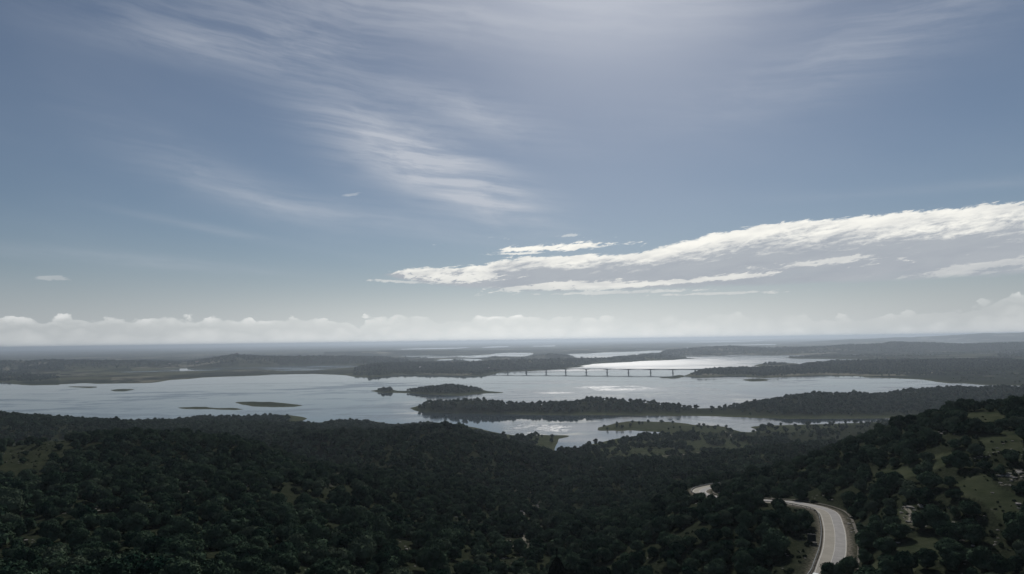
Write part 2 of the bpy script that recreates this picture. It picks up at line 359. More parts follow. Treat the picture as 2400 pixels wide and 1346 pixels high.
# ------------------------------------------------------------------ near relief from surveyed points
NEAR = []
def add(*pts):
    for px, py, Y in pts: NEAR.append(PY(px, py, Y))
def addz(*pts):
    for px, Y, z in pts: NEAR.append(((px - 1200) / F * Y, Y, z))
add((0,1346,170),(400,1346,165),(800,1346,195),(1200,1346,250),(1500,1346,235),(1750,1346,205),(-300,1346,180),
    (0,1250,215),(400,1250,212),(800,1250,255),(1200,1250,350),(1500,1250,300),(1750,1250,235),
    (0,1150,300),(400,1150,295),(700,1150,335),(900,1150,410),(1100,1150,510),(1300,1150,660),(1480,1150,600),(1750,1195,265),(1600,1180,330),(1580,1215,290),
    (0,1070,430),(300,1065,430),(600,1080,440),(750,1110,430),
    (-300,1040,500),(0,1036,505),(150,1024,510),(300,1020,515),(420,1022,515),(520,1034,515),(650,1058,510),(800,1095,520))
addz((-300,850,62),(0,820,58),(300,820,52),(600,780,54),(800,720,66))
add((700,1040,850),(900,1065,720),(1000,1095,640),(1200,1100,760),(1300,1070,930),(1220,1048,950),(1150,1032,980),(1020,1008,960),(900,1018,980),(1100,1018,960),
    (50,977,1250),(-300,974,1250),(200,992,1350),(400,997,1400),(600,1000,1300),(700,1021,1150),(850,1022,1050),
    (1500,1100,800),(1600,1042,1180),(1500,1062,1050),(1600,1078,930),(1700,1062,1050),(1800,1040,1180),(1900,1010,1400),(2100,1000,1400),(2300,1000,1400),
    (1600,1112,720),(1700,1100,760),(1850,1060,850),(1420,1055,1120),(1700,1020,1330),(1480,1200,460),(1400,1110,800),(1350,1085,960))
# right hill
add((2400,950,335),(2700,900,330),(2250,965,340),(2120,1005,355),(2000,1042,375),(1900,1080,395),(1800,1108,415),(1730,1122,430),
    (2400,1050,265),(2200,1060,280),(2000,1110,310),(1850,1140,340),
    (2400,1150,225),(2200,1165,235),(2080,1190,245),
    (2400,1250,195),(2200,1250,205),(2100,1250,212),(2400,1346,172),(2200,1346,178),(2060,1346,184),(2700,1250,190),(2700,1100,250))
addz((2200,520,120),(2000,550,95),(1800,560,82),(1650,540,85),(2400,520,125),(2200,800,60),(2400,800,60),(2000,800,48))
addz((0,60,172),(1200,60,165),(2400,60,172),(1200,5,178),(-300,5,178),(2700,5,178),(-900,500,110),(3300,400,170),(-900,1300,60),(3300,1300,40))
# lake-side level
addz((0,1850,4),(300,1850,4),(600,1850,4),(-500,1850,4),(2300,1600,4),(2600,1600,4),(1300,1250,3),(1000,1600,3),(1500,1500,4),(1700,1500,4),(1900,1560,4),(1200,1420,3))
for q in (1900, 2600):
    addz(*[(x, q + 300, 5) for x in range(-600, 3200, 500)])
ROAD = [(1850,1440,172),(1880,1405,178),(1915,1375,184),(1936,1346,190),(1944,1326,196),(1955,1290,210),(1957,1257,228),(1953,1230,243),(1943,1205,260),(1920,1189,270),(1890,1182,277),(1850,1177.5,286),(1800,1174.5,295),(1750,1171.5,305),(1710,1168.5,313),(1680,1165.5,321),(1655,1161,332),(1640,1154.5,350),(1643,1147.5,370),(1660,1142.5,388),(1685,1138,404),(1720,1133,420),(1760,1128,440)]
road_pts = [PY(*p) for p in ROAD]
NEAR += [p for p in road_pts[::2]]
NEAR = np.array(NEAR)
def rbf_fit():
    P = np.stack([NEAR[:, 0] / NEAR[:, 1].clip(40) * 1.6, np.log(NEAR[:, 1].clip(20))], 1)
    n = len(P); D = np.linalg.norm(P[:, None] - P[None], axis=2)
    A = np.zeros((n + 3, n + 3)); A[:n, :n] = np.where(D > 0, D * D * np.log(D + 1e-12), 0) + np.eye(n) * 2e-4
    A[:n, n] = 1; A[:n, n + 1:] = P; A[n:, :n] = A[:n, n:].T
    bb = np.zeros(n + 3); bb[:n] = NEAR[:, 2]
    return P, np.linalg.solve(A, bb)
RP, RW = rbf_fit()
def rbf(X, Y):
    q = np.stack([X / Y.clip(40) * 1.6, np.log(Y.clip(20))], 1); n = len(RP); o = np.zeros(len(q))
    for i in range(n):
        r2 = ((q - RP[i]) ** 2).sum(1); o += RW[i] * .5 * np.where(r2 > 0, r2 * np.log(r2 + 1e-12), 0)
    return o + RW[n] + q @ RW[n + 1:]
# ridges: (pixel x, pixel y of the bare crest, distance), widths toward and away from the viewer
RIDGES = [
 ([(960,957,1990),(975,955,1980),(1000,947,1980),(1043,943,1970),(1100,942,1960),(1167,946,1950),(1210,952,1950),(1233,953,1950),(1267,950,1950),(1317,947,1950),(1360,943,1950),(1433,941,1950),(1467,942,1950),(1533,946,1940),(1600,953,1930),(1640,956.5,1920),(1700,954,1930),(1760,945,1940),(1850,933,1960),(1900,928,1980),(2000,926,2030),(2100,922,2080),(2200,915,2120),(2300,910,2150),(2400,907,2180),(2700,905,2200)], (95, 130), {1700: 150, 2000: 260, 2400: 330}),
 ([(868,917,2800),(885,913,2790),(897,910.5,2790),(915,914,2790),(940,917,2790),(970,914,2770),(1000,907,2740),(1033,904,2740),(1067,903.5,2740),(1090,906,2740),(1133,914,2750),(1160,920,2760)], (60, 90), {}),
 ([(830,862,4900),(880,854,5000),(960,851,5200),(1100,851,5200),(1180,848,5300),(1240,844,5600),(1340,843,5800),(1420,842,6000),(1450,838,6300),(1490,836,6500),(1560,836,6600),(1610,838,6600)], (600, 300), {}),
 ([(1610,876,3800),(1650,868,3850),(1700,865.6,3950),(1830,864.6,4000),(1870,860,4050),(1900,855,4100),(1930,852,4200),(2010,848,4300),(2100,847,4400),(2200,846,4400),(2330,843,4400),(2400,847,4300),(2700,845,4300)], (450, 200), {}),
 ([(440,850,7000),(480,843,7000),(520,836.5,7000),(545,833,7000),(590,834,7000),(640,836,7000),(760,836.5,7000),(900,838,7200),(960,842,7000)], (700, 600), {}),
 ([(1190,842,7300),(1215,838,7300),(1240,835,7300),(1265,829,7300),(1283,827,7300),(1300,827.5,7300),(1320,832,7300),(1345,838,7300),(1360,842,7300)], (260, 260), {}),
 ([(1110,842,7200),(1130,838,7200),(1160,836,7200),(1190,837,7200),(1205,842,7200)], (160, 160), {}),
 ([(1500,836,7400),(1540,826,8000),(1560,822,8300),(1600,819,8500),(1660,815,8600),(1710,812.5,8700),(1780,815,8700),(1860,815.5,8700),(1930,813,8800),(1990,808,8800),(2050,807,8800),(2095,803,8800),(2200,805,8800),(2270,807,8800),(2350,804,8800),(2400,803,8800),(2700,800,8800)], (600, 500), {}),
 ([(-400,848,6500),(0,848,6500),(100,846,6500),(200,847,6500),(330,848,6600),(420,851,6600)], (600, 700), {}),
 ([(60,897,4080),(70,890,4150),(80,888.5,4150),(92,893,4150),(110,899,4100)], (80, 120), {}),
 ([(1850,803,20000),(1950,797,20000),(2100,787.5,20000),(2200,784.5,20000),(2260,782.5,20000),(2310,779.6,20000),(2350,780.6,20000),(2400,779.2,20000),(2700,776,20000)], (2500, 4500), {}),
 ([(300,835,14000),(420,829,14000),(500,831,14000)], (1200, 2000), {}),
 ([(760,825,11500),(900,822,11500),(1050,821,11500),(1200,822,12500),(1290,820,12500),(1500,817,12500),(1600,815,12500)], (900, 900), {}),
]
def ridge_h(X, Y):
    o = np.zeros(X.shape); u = X / Y
    for pts, (sn, sf), var in RIDGES:
        W3 = np.array([PY(*p) for p in pts]); uu = W3[:, 0] / W3[:, 1]
        zt = np.interp(u, uu, W3[:, 2], left=0, right=0); yr = np.interp(u, uu, W3[:, 1])
        if var:
            ks = sorted(var); px = 1200 + F * u; sn_ = np.interp(px, [0] + [k - 60 for k in ks[:1]] + ks, [sn, sn] + [var[k] for k in ks])
        else: sn_ = sn
        yy = yr + fbm(X / (sn * 1.2), Y / 9000, 3, 5) * sn * .8
        s = np.where(Y < yy, sn_, sf); o = np.maximum(o, zt * np.exp(-((Y - yy) / s) ** 2))
    return o
road_np = np.array(road_pts)
def catmull(P, step):
    P = np.array(P); out = []
    for i in range(len(P) - 1):
        a, b_, c, d = P[max(i - 1, 0)], P[i], P[i + 1], P[min(i + 2, len(P) - 1)]
        n = max(2, int(np.linalg.norm(c - b_) / step))
        for k in range(n):
            t = k / n; out.append(.5 * ((2 * b_) + (-a + c) * t + (2 * a - 5 * b_ + 4 * c - d) * t * t + (-a + 3 * b_ - 3 * c + d) * t ** 3))
    out.append(P[-1]); return np.array(out)
RC = catmull(road_pts, 1.5)
kz = np.ones(25) / 25
RC[:, 2] = np.convolve(np.pad(RC[:, 2], 12, mode='edge'), kz, 'valid')
def road_near(X, Y):
    """distance to the road centre and its level there"""
    d = np.full(X.shape, 1e9); z = np.zeros(X.shape); side = np.zeros(X.shape)
    msk = np.where((X > RC[:, 0].min() - 40) & (X < RC[:, 0].max() + 40) & (Y > RC[:, 1].min() - 40) & (Y < RC[:, 1].max() + 40))[0]
    for c in np.array_split(msk, max(1, len(msk) // 20000)):
        if not len(c): continue
        D = (X[c, None] - RC[None, :, 0]) ** 2 + (Y[c, None] - RC[None, :, 1]) ** 2; k = D.argmin(1)
        d[c] = np.sqrt(D[np.arange(len(c)), k]); z[c] = RC[k, 2]
    return d, z
RW2 = 3.9
def height(X, Y):
    sd_ = water_sdf(X, Y)
    base_far = 7 + 10 * fbm(X / 900, Y / 900, 4, 3) + smooth(Y, 9000, 20000) * 40 * (fbm(X / 5000, Y / 5000, 3, 8) + .1)
    w = 1 - smooth(Y, 1500, 1900)
    near = np.zeros(X.shape); q = Y < 2000; near[q] = rbf(X[q], Y[q])
    amp = smooth(Y, 100, 700) * .6 + .4
    near = near + amp * (9 * fbm(X / 120, Y / 120, 3, 11) * smooth(near, 15, 60) + 2.2 * fbm(X / 22, Y / 22, 3, 12) * smooth(near, 4, 30))
    base_far = np.maximum(base_far, 3.5)
    h = np.where(q, w * np.maximum(near, 3) + (1 - w) * base_far, base_far)
    rh = ridge_h(X, Y); rh = rh * (1 + .10 * fbm(X / 260, Y / 260, 3, 21)) + smooth(rh, 6, 25) * 5 * fbm(X / 90, Y / 90, 3, 22)
    peninsula = (Y > 1560)
    h = np.where(peninsula, np.maximum(h * np.where(Y < 3300, .45, np.where((X / Y > -.66) & (X / Y < -.21) & (Y < 6300), .2, 1)), rh), h)
    d = -sd_
    ds = 22 + Y * .004 + np.where(Y > 9000, (Y - 9000) * .05, 0)
    hl = h * (1 - np.exp(-np.maximum(d, 0) / ds)) + .04
    hw = -np.minimum(-np.minimum(d, 0) * .06, 5) + .04
    z = np.where(d > 0, hl, hw)
    rd, rz = road_near(X, Y)
    k = smooth(rd, 6.0, 17.0)
    cut = rd < 1e8
    z = np.where(cut, (rz - .16) * (1 - k) + z * k, z)
    return z, sd_, rd

us = np.concatenate([np.linspace(-1.7, -.86, 26)[:-1], np.linspace(-.86, .86, 900), np.linspace(.86, 1.7, 26)[1:]])
ys = np.concatenate([[5, 20, 35, 50], np.geomspace(62, 110, 14)[:-1], np.geomspace(110, 560, 215)[:-1], np.geomspace(560, 2300, 150)[:-1], np.geomspace(2300, 9000, 130)[:-1], np.geomspace(9000, 70000, 70)])
UU, YY = np.meshgrid(us, ys); XX = UU * YY
gx, gy = XX.ravel(), YY.ravel()
gz, gsd, grd = height(gx, gy)
GZ = gz.reshape(UU.shape); GSD = gsd.reshape(UU.shape)
def ground(X, Y, A=None):
    A = GZ if A is None else A
    X = np.atleast_1d(np.asarray(X, float)); Y = np.atleast_1d(np.asarray(Y, float))
    fu = np.interp(X / Y, us, np.arange(len(us))); fy = np.interp(Y, ys, np.arange(len(ys)))
    i = np.clip(fu.astype(int), 0, len(us) - 2); j = np.clip(fy.astype(int), 0, len(ys) - 2); a = fu - i; c = fy - j
    return (A[j, i] * (1 - a) + A[j, i + 1] * a) * (1 - c) + (A[j + 1, i] * (1 - a) + A[j + 1, i + 1] * a) * c

# ------------------------------------------------------------------ clearings and bare ground (regions of the real place, found through the survey)
def in_px(px, py, poly):
    inside = np.zeros(px.shape, bool); n = len(poly)
    for i in range(n):
        ax, ay = poly[i]; bx, by = poly[(i + 1) % n]
        if ay == by: continue
        inside ^= ((ay > py) != (by > py)) & (px < (bx - ax) * (py - ay) / (by - ay) + ax)
    return inside
CLEAR = [
 [(1350,1062),(1400,1042),(1470,1030),(1545,1020),(1640,1018),(1700,1030),(1790,1042),(1830,1056),(1790,1068),(1640,1084),(1520,1096),(1480,1090),(1440,1066),(1390,1074)],
 [(2045,1112),(2120,1092),(2180,1070),(2245,1052),(2260,1066),(2200,1100),(2130,1118),(2060,1130)],
 [(2290,1030),(2350,1010),(2400,1015),(2400,1090),(2370,1070),(2310,1065)],
 [(2240,1130),(2300,1110),(2340,1140),(2400,1170),(2400,1250),(2340,1215),(2290,1170),(2250,1160)],
 [(2095,1190),(2135,1185),(2170,1205),(2150,1232),(2105,1228)],
 [(2090,1290),(2140,1265),(2200,1260),(2240,1285),(2190,1320),(2120,1346),(2020,1346),(2060,1318)],
 [(2260,970),(2330,962),(2360,985),(2310,1005),(2255,1000)],
 [(1880,1100),(1900,1088),(1900,1105),(1880,1112)],
 [(1795,1110),(1812,1085),(1825,1100),(1815,1125)],
 [(0,1050),(60,1035),(150,1030),(190,1045),(175,1070),(90,1100),(0,1125)],
 [(480,1100),(540,1092),(560,1105),(500,1115)],
 [(1485,1078),(1500,1060),(1560,1062),(1680,1056),(1790,1050),(1800,1058),(1700,1072),(1620,1078),(1520,1090)],
 [(1340,1056),(1400,1038),(1410,1050),(1380,1070),(1350,1070)],
 [(1500,1040),(1545,1018),(1640,1020),(1660,1035),(1600,1042)],
 [(1550,1225),(1570,1205),(1580,1215),(1565,1240)],
]
GULLY = [[(1195,1150),(1270,1140),(1300,1170),(1285,1200),(1270,1260),(1255,1300),(1230,1300),(1235,1250),(1215,1200)],
         [(1050,1150),(1110,1140),(1120,1152),(1060,1165)], [(560,1140),(590,1128),(620,1150),(590,1160)], [(690,1065),(740,1070),(740,1085),(700,1080)], [(750,1120),(800,1110),(800,1135),(760,1140)],
         [(2105,1185),(2150,1185),(2150,1240),(2120,1230)], [(2330,1110),(2400,1095),(2400,1150),(2350,1140)]]
def masks(X, Y, Z):
    px, py = project(X, Y, Z); cl = np.zeros(X.shape); gu = np.zeros(X.shape)
    ok = (px > -60) & (px < 2460) & (Y < 1500)
    jx = px + 14 * fbm(X / 9, Y / 9, 3, 77); jy = py + 9 * fbm(X / 9, Y / 9, 3, 78)
    for p in CLEAR: cl[ok & in_px(jx, jy, p)] = 1
    for p in GULLY: gu[ok & in_px(jx, jy, p)] = 1
    return px, py, cl, gu
gpx, gpy, gcl, ggu = masks(gx, gy, gz)
nearmask = (gy < 1500)
# open pasture on the lake side: flat low ground near the inlet
def pasture(px, py, Y, Z, sd_):
    p = ((Y > 1080) & (Y < 1650) & (px > 1200) & (Z < 9) & (py > 983)).astype(float)
    p = np.maximum(p, ((Y > 1000) & (Y < 2100) & (-sd_ < 26) & (Z < 6)).astype(float))
    return p

def build_terrain():
    nu, ny = len(us), len(ys)
    me = bpy.data.meshes.new('ground'); co = np.stack([gx, gy, gz], 1).astype(np.float32)
    me.vertices.add(len(co)); me.vertices.foreach_set('co', co.ravel())
    j, i = np.meshgrid(np.arange(ny - 1), np.arange(nu - 1), indexing='ij'); k = (j * nu + i).ravel()
    q = np.stack([k, k + 1, k + nu + 1, k + nu], 1).astype(np.int32)
    me.loops.add(q.size); me.loops.foreach_set('vertex_index', q.ravel())
    me.polygons.add(len(q)); me.polygons.foreach_set('loop_start', np.arange(0, q.size, 4, dtype=np.int32)); me.polygons.foreach_set('loop_total', np.full(len(q), 4, np.int32))
    me.polygons.foreach_set('use_smooth', np.ones(len(q), bool)); me.update(calc_edges=True)
    for name, arr in (('clearing', np.maximum(gcl * np.where(gpx < 600, .35, 1), pasture(gpx, gpy, gy, gz, gsd))), ('bare', ggu), ('shore', np.clip(-gsd, 0, 400)), ('verge', np.exp(-np.maximum(grd - 4.2, 0) / 1.2))):
        a = me.attributes.new(name, 'FLOAT', 'POINT'); a.data.foreach_set('value', arr.astype(np.float32))
    o = bpy.data.objects.new('ground', me); COL.objects.link(o); o['kind'] = 'structure'
    mt = bpy.data.materials.new('ground'); mt.use_nodes = True; b = NB(mt.node_tree)
    p = b.n('ShaderNodeBsdfPrincipled'); out = b.n('ShaderNodeOutputMaterial'); b.t.links.new(p.outputs[0], out.inputs[0])
    g = b.n('ShaderNodeNewGeometry'); pos = g.outputs['Position']; sp = b.n('ShaderNodeSeparateXYZ'); b.put(sp.inputs[0], pos)
    def at(n): x = b.n('ShaderNodeAttribute'); x.attribute_name = n; return x.outputs['Fac']
    n_f = b.noise(pos, 1.3, 5, .65); n_m = b.noise(pos, .12, 5, .6); n_l = b.noise(pos, .012, 5, .6); n_xl = b.noise(pos, .0022, 6, .6)
    scrub = b.mix(b.ss(n_f, .35, .7), (.012, .017, .010), (.036, .040, .025))
    grass = b.mix(b.ss(n_m, .3, .7), (.024, .033, .018), (.055, .061, .037))
    grass = b.mix(b.ss(n_f, .45, .75, 0, .6), grass, (.050, .056, .032))
    soil = b.mix(b.ss(n_f, .3, .7), (.10, .088, .070), (.21, .19, .16))
    c = b.mix(b.m('MULTIPLY', b.ss(n_m, .55, .68), .25), scrub, grass)
    c = b.mix(b.m('MULTIPLY', at('clearing'), b.ss(n_m, .2, .45, .6, 1)), c, grass)
    c = b.mix(b.m('MULTIPLY', b.m('MULTIPLY', at('bare'), b.ss(n_m, .46, .62)), b.ss(n_f, .44, .64, .0, .85)), c, soil)
    # far country: fields, pastures and dark woods
    yfar = b.ss(sp.outputs[1], 2400, 3400)
    vo = b.n('ShaderNodeTexVoronoi'); vo.inputs['Scale'].default_value = .0021; b.put(vo.inputs['Vector'], pos); vo.inputs['Randomness'].default_value = 1
    vs = b.n('ShaderNodeSeparateColor'); b.put(vs.inputs[0], vo.outputs['Color'])
    field = b.mix(vs.outputs[0], (.020, .028, .017), (.090, .092, .056)); field = b.mix(b.ss(vs.outputs[1], .72, .8), field, (.17, .16, .12))
    dark = b.mix(b.ss(n_l, .35, .65), (.010, .015, .011), (.022, .029, .020))
    far = b.mix(b.ss(b.m('ADD', b.m('MULTIPLY', b.noise(pos, .00045, 4, .6), .30), b.m('ADD', b.m('MULTIPLY', n_xl, .42), b.m('MULTIPLY', n_l, .28))), .47, .54), dark, field)
    c = b.mix(yfar, c, far)
    # drawn-down shore: pale bare rim, then short grass
    shz = b.ss(b.m('ADD', sp.outputs[2], b.m('MULTIPLY', b.m('SUBTRACT', n_m, .5), 1.2)), .35, 1.6, 1, 0)
    rimc = b.mix(b.ss(n_m, .35, .65), (.062, .062, .036), (.120, .110, .078))
    c = b.mix(b.m('MULTIPLY', shz, .85), c, rimc)
    sg = b.m('MULTIPLY', b.ss(at('shore'), 20, 60, 1, 0), b.ss(sp.outputs[2], 1.2, 7, 1, 0))
    c = b.mix(b.m('MULTIPLY', sg, .7), c, b.mix(b.ss(n_m, .3, .7), (.032, .042, .020), (.060, .066, .034)))
    c = b.mix(b.m('MULTIPLY', at('verge'), b.ss(n_f, .25, .6, .45, 1)), c, soil)
    b.put(p.inputs['Base Color'], c); p.inputs['Roughness'].default_value = 1; p.inputs['Specular IOR Level'].default_value = 0
    bu = b.n('ShaderNodeBump'); bu.inputs['Strength'].default_value = .5; bu.inputs['Distance'].default_value = .5; b.put(bu.inputs['Height'], n_f); b.t.links.new(bu.outputs[0], p.inputs['Normal'])
    me.materials.append(mt)
build_terrain()

# ------------------------------------------------------------------ water
def build_water():
    v = [(-72000, -300, 0), (72000, -300, 0), (72000, 71500, 0), (-72000, 71500, 0)]
    o = mesh_obj('water', v, [(0, 1, 2, 3)], None); o['kind'] = 'structure'
    mt = bpy.data.materials.new('water'); mt.use_nodes = True; b = NB(mt.node_tree)
    p = b.n('ShaderNodeBsdfPrincipled'); out = b.n('ShaderNodeOutputMaterial'); b.t.links.new(p.outputs[0], out.inputs[0])
    g = b.n('ShaderNodeNewGeometry'); pos = g.outputs['Position']
    def sc(x, y, off=0):
        mp = b.n('ShaderNodeMapping'); b.put(mp.inputs[0], pos); mp.inputs['Scale'].default_value = (x, y, 1); mp.inputs['Location'].default_value = (off, off, 0); return mp.outputs[0]
    # slicks and wind-ruffled patches
    a = b.noise(sc(.0016, .0030), 1, 6, .60, 1.4); a2 = b.noise(sc(.0075, .012, 3), 1, 6, .6, .8); a3 = b.noise(sc(.0009, .0045, 9), 1, 3, .5, .6)
    mixn = b.m('ADD', b.m('ADD', b.m('MULTIPLY', a, .5), b.m('MULTIPLY', a2, .22)), b.m('MULTIPLY', a3, .28))
    spp = b.n('ShaderNodeSeparateXYZ'); b.put(spp.inputs[0], pos)
    gxx = b.m('MULTIPLY', b.m('SUBTRACT', spp.outputs[0], 950), 1 / 1250); gyy = b.m('MULTIPLY', b.m('SUBTRACT', spp.outputs[1], 5900), 1 / 1500)
    wind = b.m('EXPONENT', b.m('MULTIPLY', b.m('ADD', b.m('MULTIPLY', gxx, gxx), b.m('MULTIPLY', gyy, gyy)), -1.0))
    x1, y1 = P0(1440, 908); x2, y2 = P0(1255, 1004)
    def gust(x, y, rx, ry, k):
        p_ = b.m('MULTIPLY', b.m('SUBTRACT', spp.outputs[0], x), 1 / rx); q_ = b.m('MULTIPLY', b.m('SUBTRACT', spp.outputs[1], y), 1 / ry)
        return b.m('MULTIPLY', b.m('EXPONENT', b.m('MULTIPLY', b.m('ADD', b.m('MULTIPLY', p_, p_), b.m('MULTIPLY', q_, q_)), -1.0)), k)
    x3, y3 = P0(1300, 921); x4, y4 = P0(1500, 879); gusts = b.m('ADD', b.m('ADD', 0.0, b.m('ADD', gust(x1, y1, 125, 150, 1.6), gust(x3, y3, 60, 40, 1.2))), gust(x2, y2, 58, 95, 1.7))
    calm = b.m('MULTIPLY', b.ss(spp.outputs[1], 3350, 3650), b.ss(spp.outputs[1], 4150, 4350, 1, 0)); calm = b.m('MULTIPLY_ADD', calm, -.92, 1.0)
    ruf = b.m('ADD', b.m('MULTIPLY', b.ss(mixn, .46, .58, 0, .42), calm), b.m('ADD', b.m('MULTIPLY', wind, calm), b.m('MULTIPLY', gusts, b.m('MULTIPLY', b.ss(b.noise(sc(.06, .06, 2), 1, 4, .7), .42, .56, .1, 1), b.ss(b.noise(sc(.008, .022, 7), 1, 4, .6, .8), .40, .58)))), clamp=True)
    rough = b.m('MULTIPLY_ADD', ruf, .41, .035)
    p.inputs['Base Color'].default_value = (.032, .046, .056, 1); p.inputs['IOR'].default_value = 1.45
    b.put(p.inputs['Roughness'], rough)
    w = b.noise(sc(.35, .5), 1, 4, .6); w2 = b.noise(sc(.06, .10, 5), 1, 3, .5)
    hgt = b.m('ADD', b.m('MULTIPLY', w, .10), b.m('MULTIPLY', w2, .22))
    bu = b.n('ShaderNodeBump'); bu.inputs['Distance'].default_value = 1.0; b.put(bu.inputs['Strength'], b.m('MULTIPLY_ADD', ruf, .32, .02)); b.put(bu.inputs['Height'], hgt)
    b.t.links.new(bu.outputs[0], p.inputs['Normal'])
    o.data.materials.append(mt)
build_water()

# ------------------------------------------------------------------ haze: one closed box of even air
def build_haze():
    x, y0, y1, z0, z1 = 73000, -1500, 72500, -7.0, 245.0
    mb = MB(); mb.box((0, (y0 + y1) / 2, (z0 + z1) / 2), (2 * x, y1 - y0, z1 - z0)); o = mb.obj('haze', None)
    mt = bpy.data.materials.new('haze'); mt.use_nodes = True; b = NB(mt.node_tree)
    v = b.n('ShaderNodeVolumePrincipled'); v.inputs['Color'].default_value = (.57, .655, .75, 1); v.inputs['Density'].default_value = HAZE_DENSITY; v.inputs['Anisotropy'].default_value = .5
    out = b.n('ShaderNodeOutputMaterial'); b.t.links.new(v.outputs[0], out.inputs['Volume']); o.data.materials.append(mt)
    tag(o, 'thin pale blue haze lying over the whole lake country', 'haze', kind='stuff')
build_haze()

# ------------------------------------------------------------------ trees
def foliage_mat(name, c1, c2, c3):
    mt = bpy.data.materials.new(name); mt.use_nodes = True; b = NB(mt.node_tree)
    p = b.n('ShaderNodeBsdfPrincipled'); out = b.n('ShaderNodeOutputMaterial'); b.t.links.new(p.outputs[0], out.inputs[0])
    oi = b.n('ShaderNodeObjectInfo'); tc = b.n('ShaderNodeTexCoord')
    n = b.noise(tc.outputs['Object'], 1.4, 4, .6)
    c = b.mix(oi.outputs['Random'], c1, c2); c = b.mix(b.ss(b.m('FRACT', b.m('MULTIPLY', oi.outputs['Random'], 7.3)), .80, .97, 0, .75), c, (.085, .105, .070)); c = b.mix(b.ss(n, .42, .72, 0, .7), c, c3)
    b.put(p.inputs['Base Color'], c); p.inputs['Roughness'].default_value = .8; p.inputs['Specular IOR Level'].default_value = 0.0
    return mt
M_OAK = foliage_mat('oak_foliage', (.010, .028, .019), (.062, .094, .058), (.125, .170, .108))
M_SHRUB = foliage_mat('shrub_foliage', (.014, .030, .018), (.040, .056, .032), (.065, .082, .050))
M_BARK = mat_simple('bark', (.075, .060, .045), .9, var=.4, scale=6)
import bmesh
def ico(sub):
    bm = bmesh.new(); bmesh.ops.create_icosphere(bm, subdivisions=sub, radius=1); v = np.array([x.co[:] for x in bm.verts]); f = [tuple(q.index for q in x.verts) for x in bm.faces]; bm.free(); return v, f
ICO1, ICO2 = ico(1), ico(2)
def crown_mesh(name, seed, lobes, leaves, leaf, core=ICO2, flat=.72, mat=None, spread=.62):
    """a crown of unit radius standing on z=0: lumpy lobes with leaf sprays over them"""
    r = np.random.default_rng(seed); V = []; Fc = []; C = []
    for k in range(lobes):
        t = r.uniform(0, 2 * math.pi); rr = spread * math.sqrt((k + .5) / lobes) * r.uniform(.8, 1.1)
        hz = (.42 + .62 * (1 - (rr / spread) ** 2) * r.uniform(.65, 1.05)) * flat + r.uniform(-.05, .1)
        rad = r.uniform(.27, .44) * (1.1 - .35 * rr)
        C.append((rr * math.cos(t), rr * math.sin(t), hz, rad))
    C.append((0, 0, .42 * flat, .55))
    v0, f0 = core
    for cx, cy, cz, rad in C:
        k = len(V); q = v0 * rad * (1 + .16 * r.standard_normal((len(v0), 1))) * .86; q[:, 2] *= .82
        V += [tuple(a) for a in q + (cx, cy, cz)]; Fc += [tuple(i + k for i in f) for f in f0]
    for _ in range(leaves):
        cx, cy, cz, rad = C[r.integers(0, len(C) - 1)] if r.random() < .93 else C[-1]
        d = r.standard_normal(3); d /= np.linalg.norm(d)
        if d[2] < -.35: d[2] *= -1
        p = np.array((cx, cy, cz)) + d * rad * r.uniform(.84, 1.10) * (1, 1, .85)
        a = r.standard_normal(3); a /= np.linalg.norm(a); nn = d * 1.5 + a; nn /= np.linalg.norm(nn)
        t1 = np.cross(nn, r.standard_normal(3)); t1 /= np.linalg.norm(t1); t2 = np.cross(nn, t1); s = leaf * r.uniform(.6, 1.4)
        k = len(V); V += [tuple(p - t1 * s), tuple(p + t2 * s * .6 + nn * s * .25), tuple(p + t1 * s), tuple(p - t2 * s * .6)]; Fc.append((k, k + 1, k + 2, k + 3))
    me = bpy.data.meshes.new(name); me.from_pydata(V, [], Fc); me.update(); me.materials.append(mat or M_OAK); return me
def trunk_mesh(seed, h=2.2):
    r = random.Random(seed); mb = MB()
    x = r.uniform(-.2, .2); mb.tube([(0, 0, -1.2), (0, 0, .1), (x * .5, .05, h * .5), (x, .1, h)], [.42, .30, .24, .20])
    for k in range(4):
        t = k * 1.57 + r.uniform(-.4, .4); l = r.uniform(1.1, 1.7)
        mb.tube([(x, .1, h - .15), (x + math.cos(t) * l * .5, .1 + math.sin(t) * l * .5, h + .7), (x + math.cos(t) * l, .1 + math.sin(t) * l, h + 1.5)], [.17, .11, .05], 5)
    me = bpy.data.meshes.new('trunk'); me.from_pydata(mb.v, [], mb.f); me.update(); me.materials.append(M_BARK); return me
NEARC = [crown_mesh('crown', 10 + k, 9 + k % 4, 1500, .062, flat=(.88, .98, .84, 1.06, .94, .80)[k], spread=(.62, .58, .66, .52, .6, .68)[k]) for k in range(6)]
TR = [trunk_mesh(k) for k in range(3)]
MIDC = [crown_mesh('crown_mid', 40 + k, 6, 150, .16, core=ICO1, flat=1.1) for k in range(4)]
FARC = [crown_mesh('crown_far', 60 + k, 3, 24, .3, core=ICO1, flat=1.1) for k in range(3)]
SHR = [crown_mesh('shrub', 80 + k, 4, 190, .15, core=ICO1, flat=.62, mat=M_SHRUB) for k in range(3)]

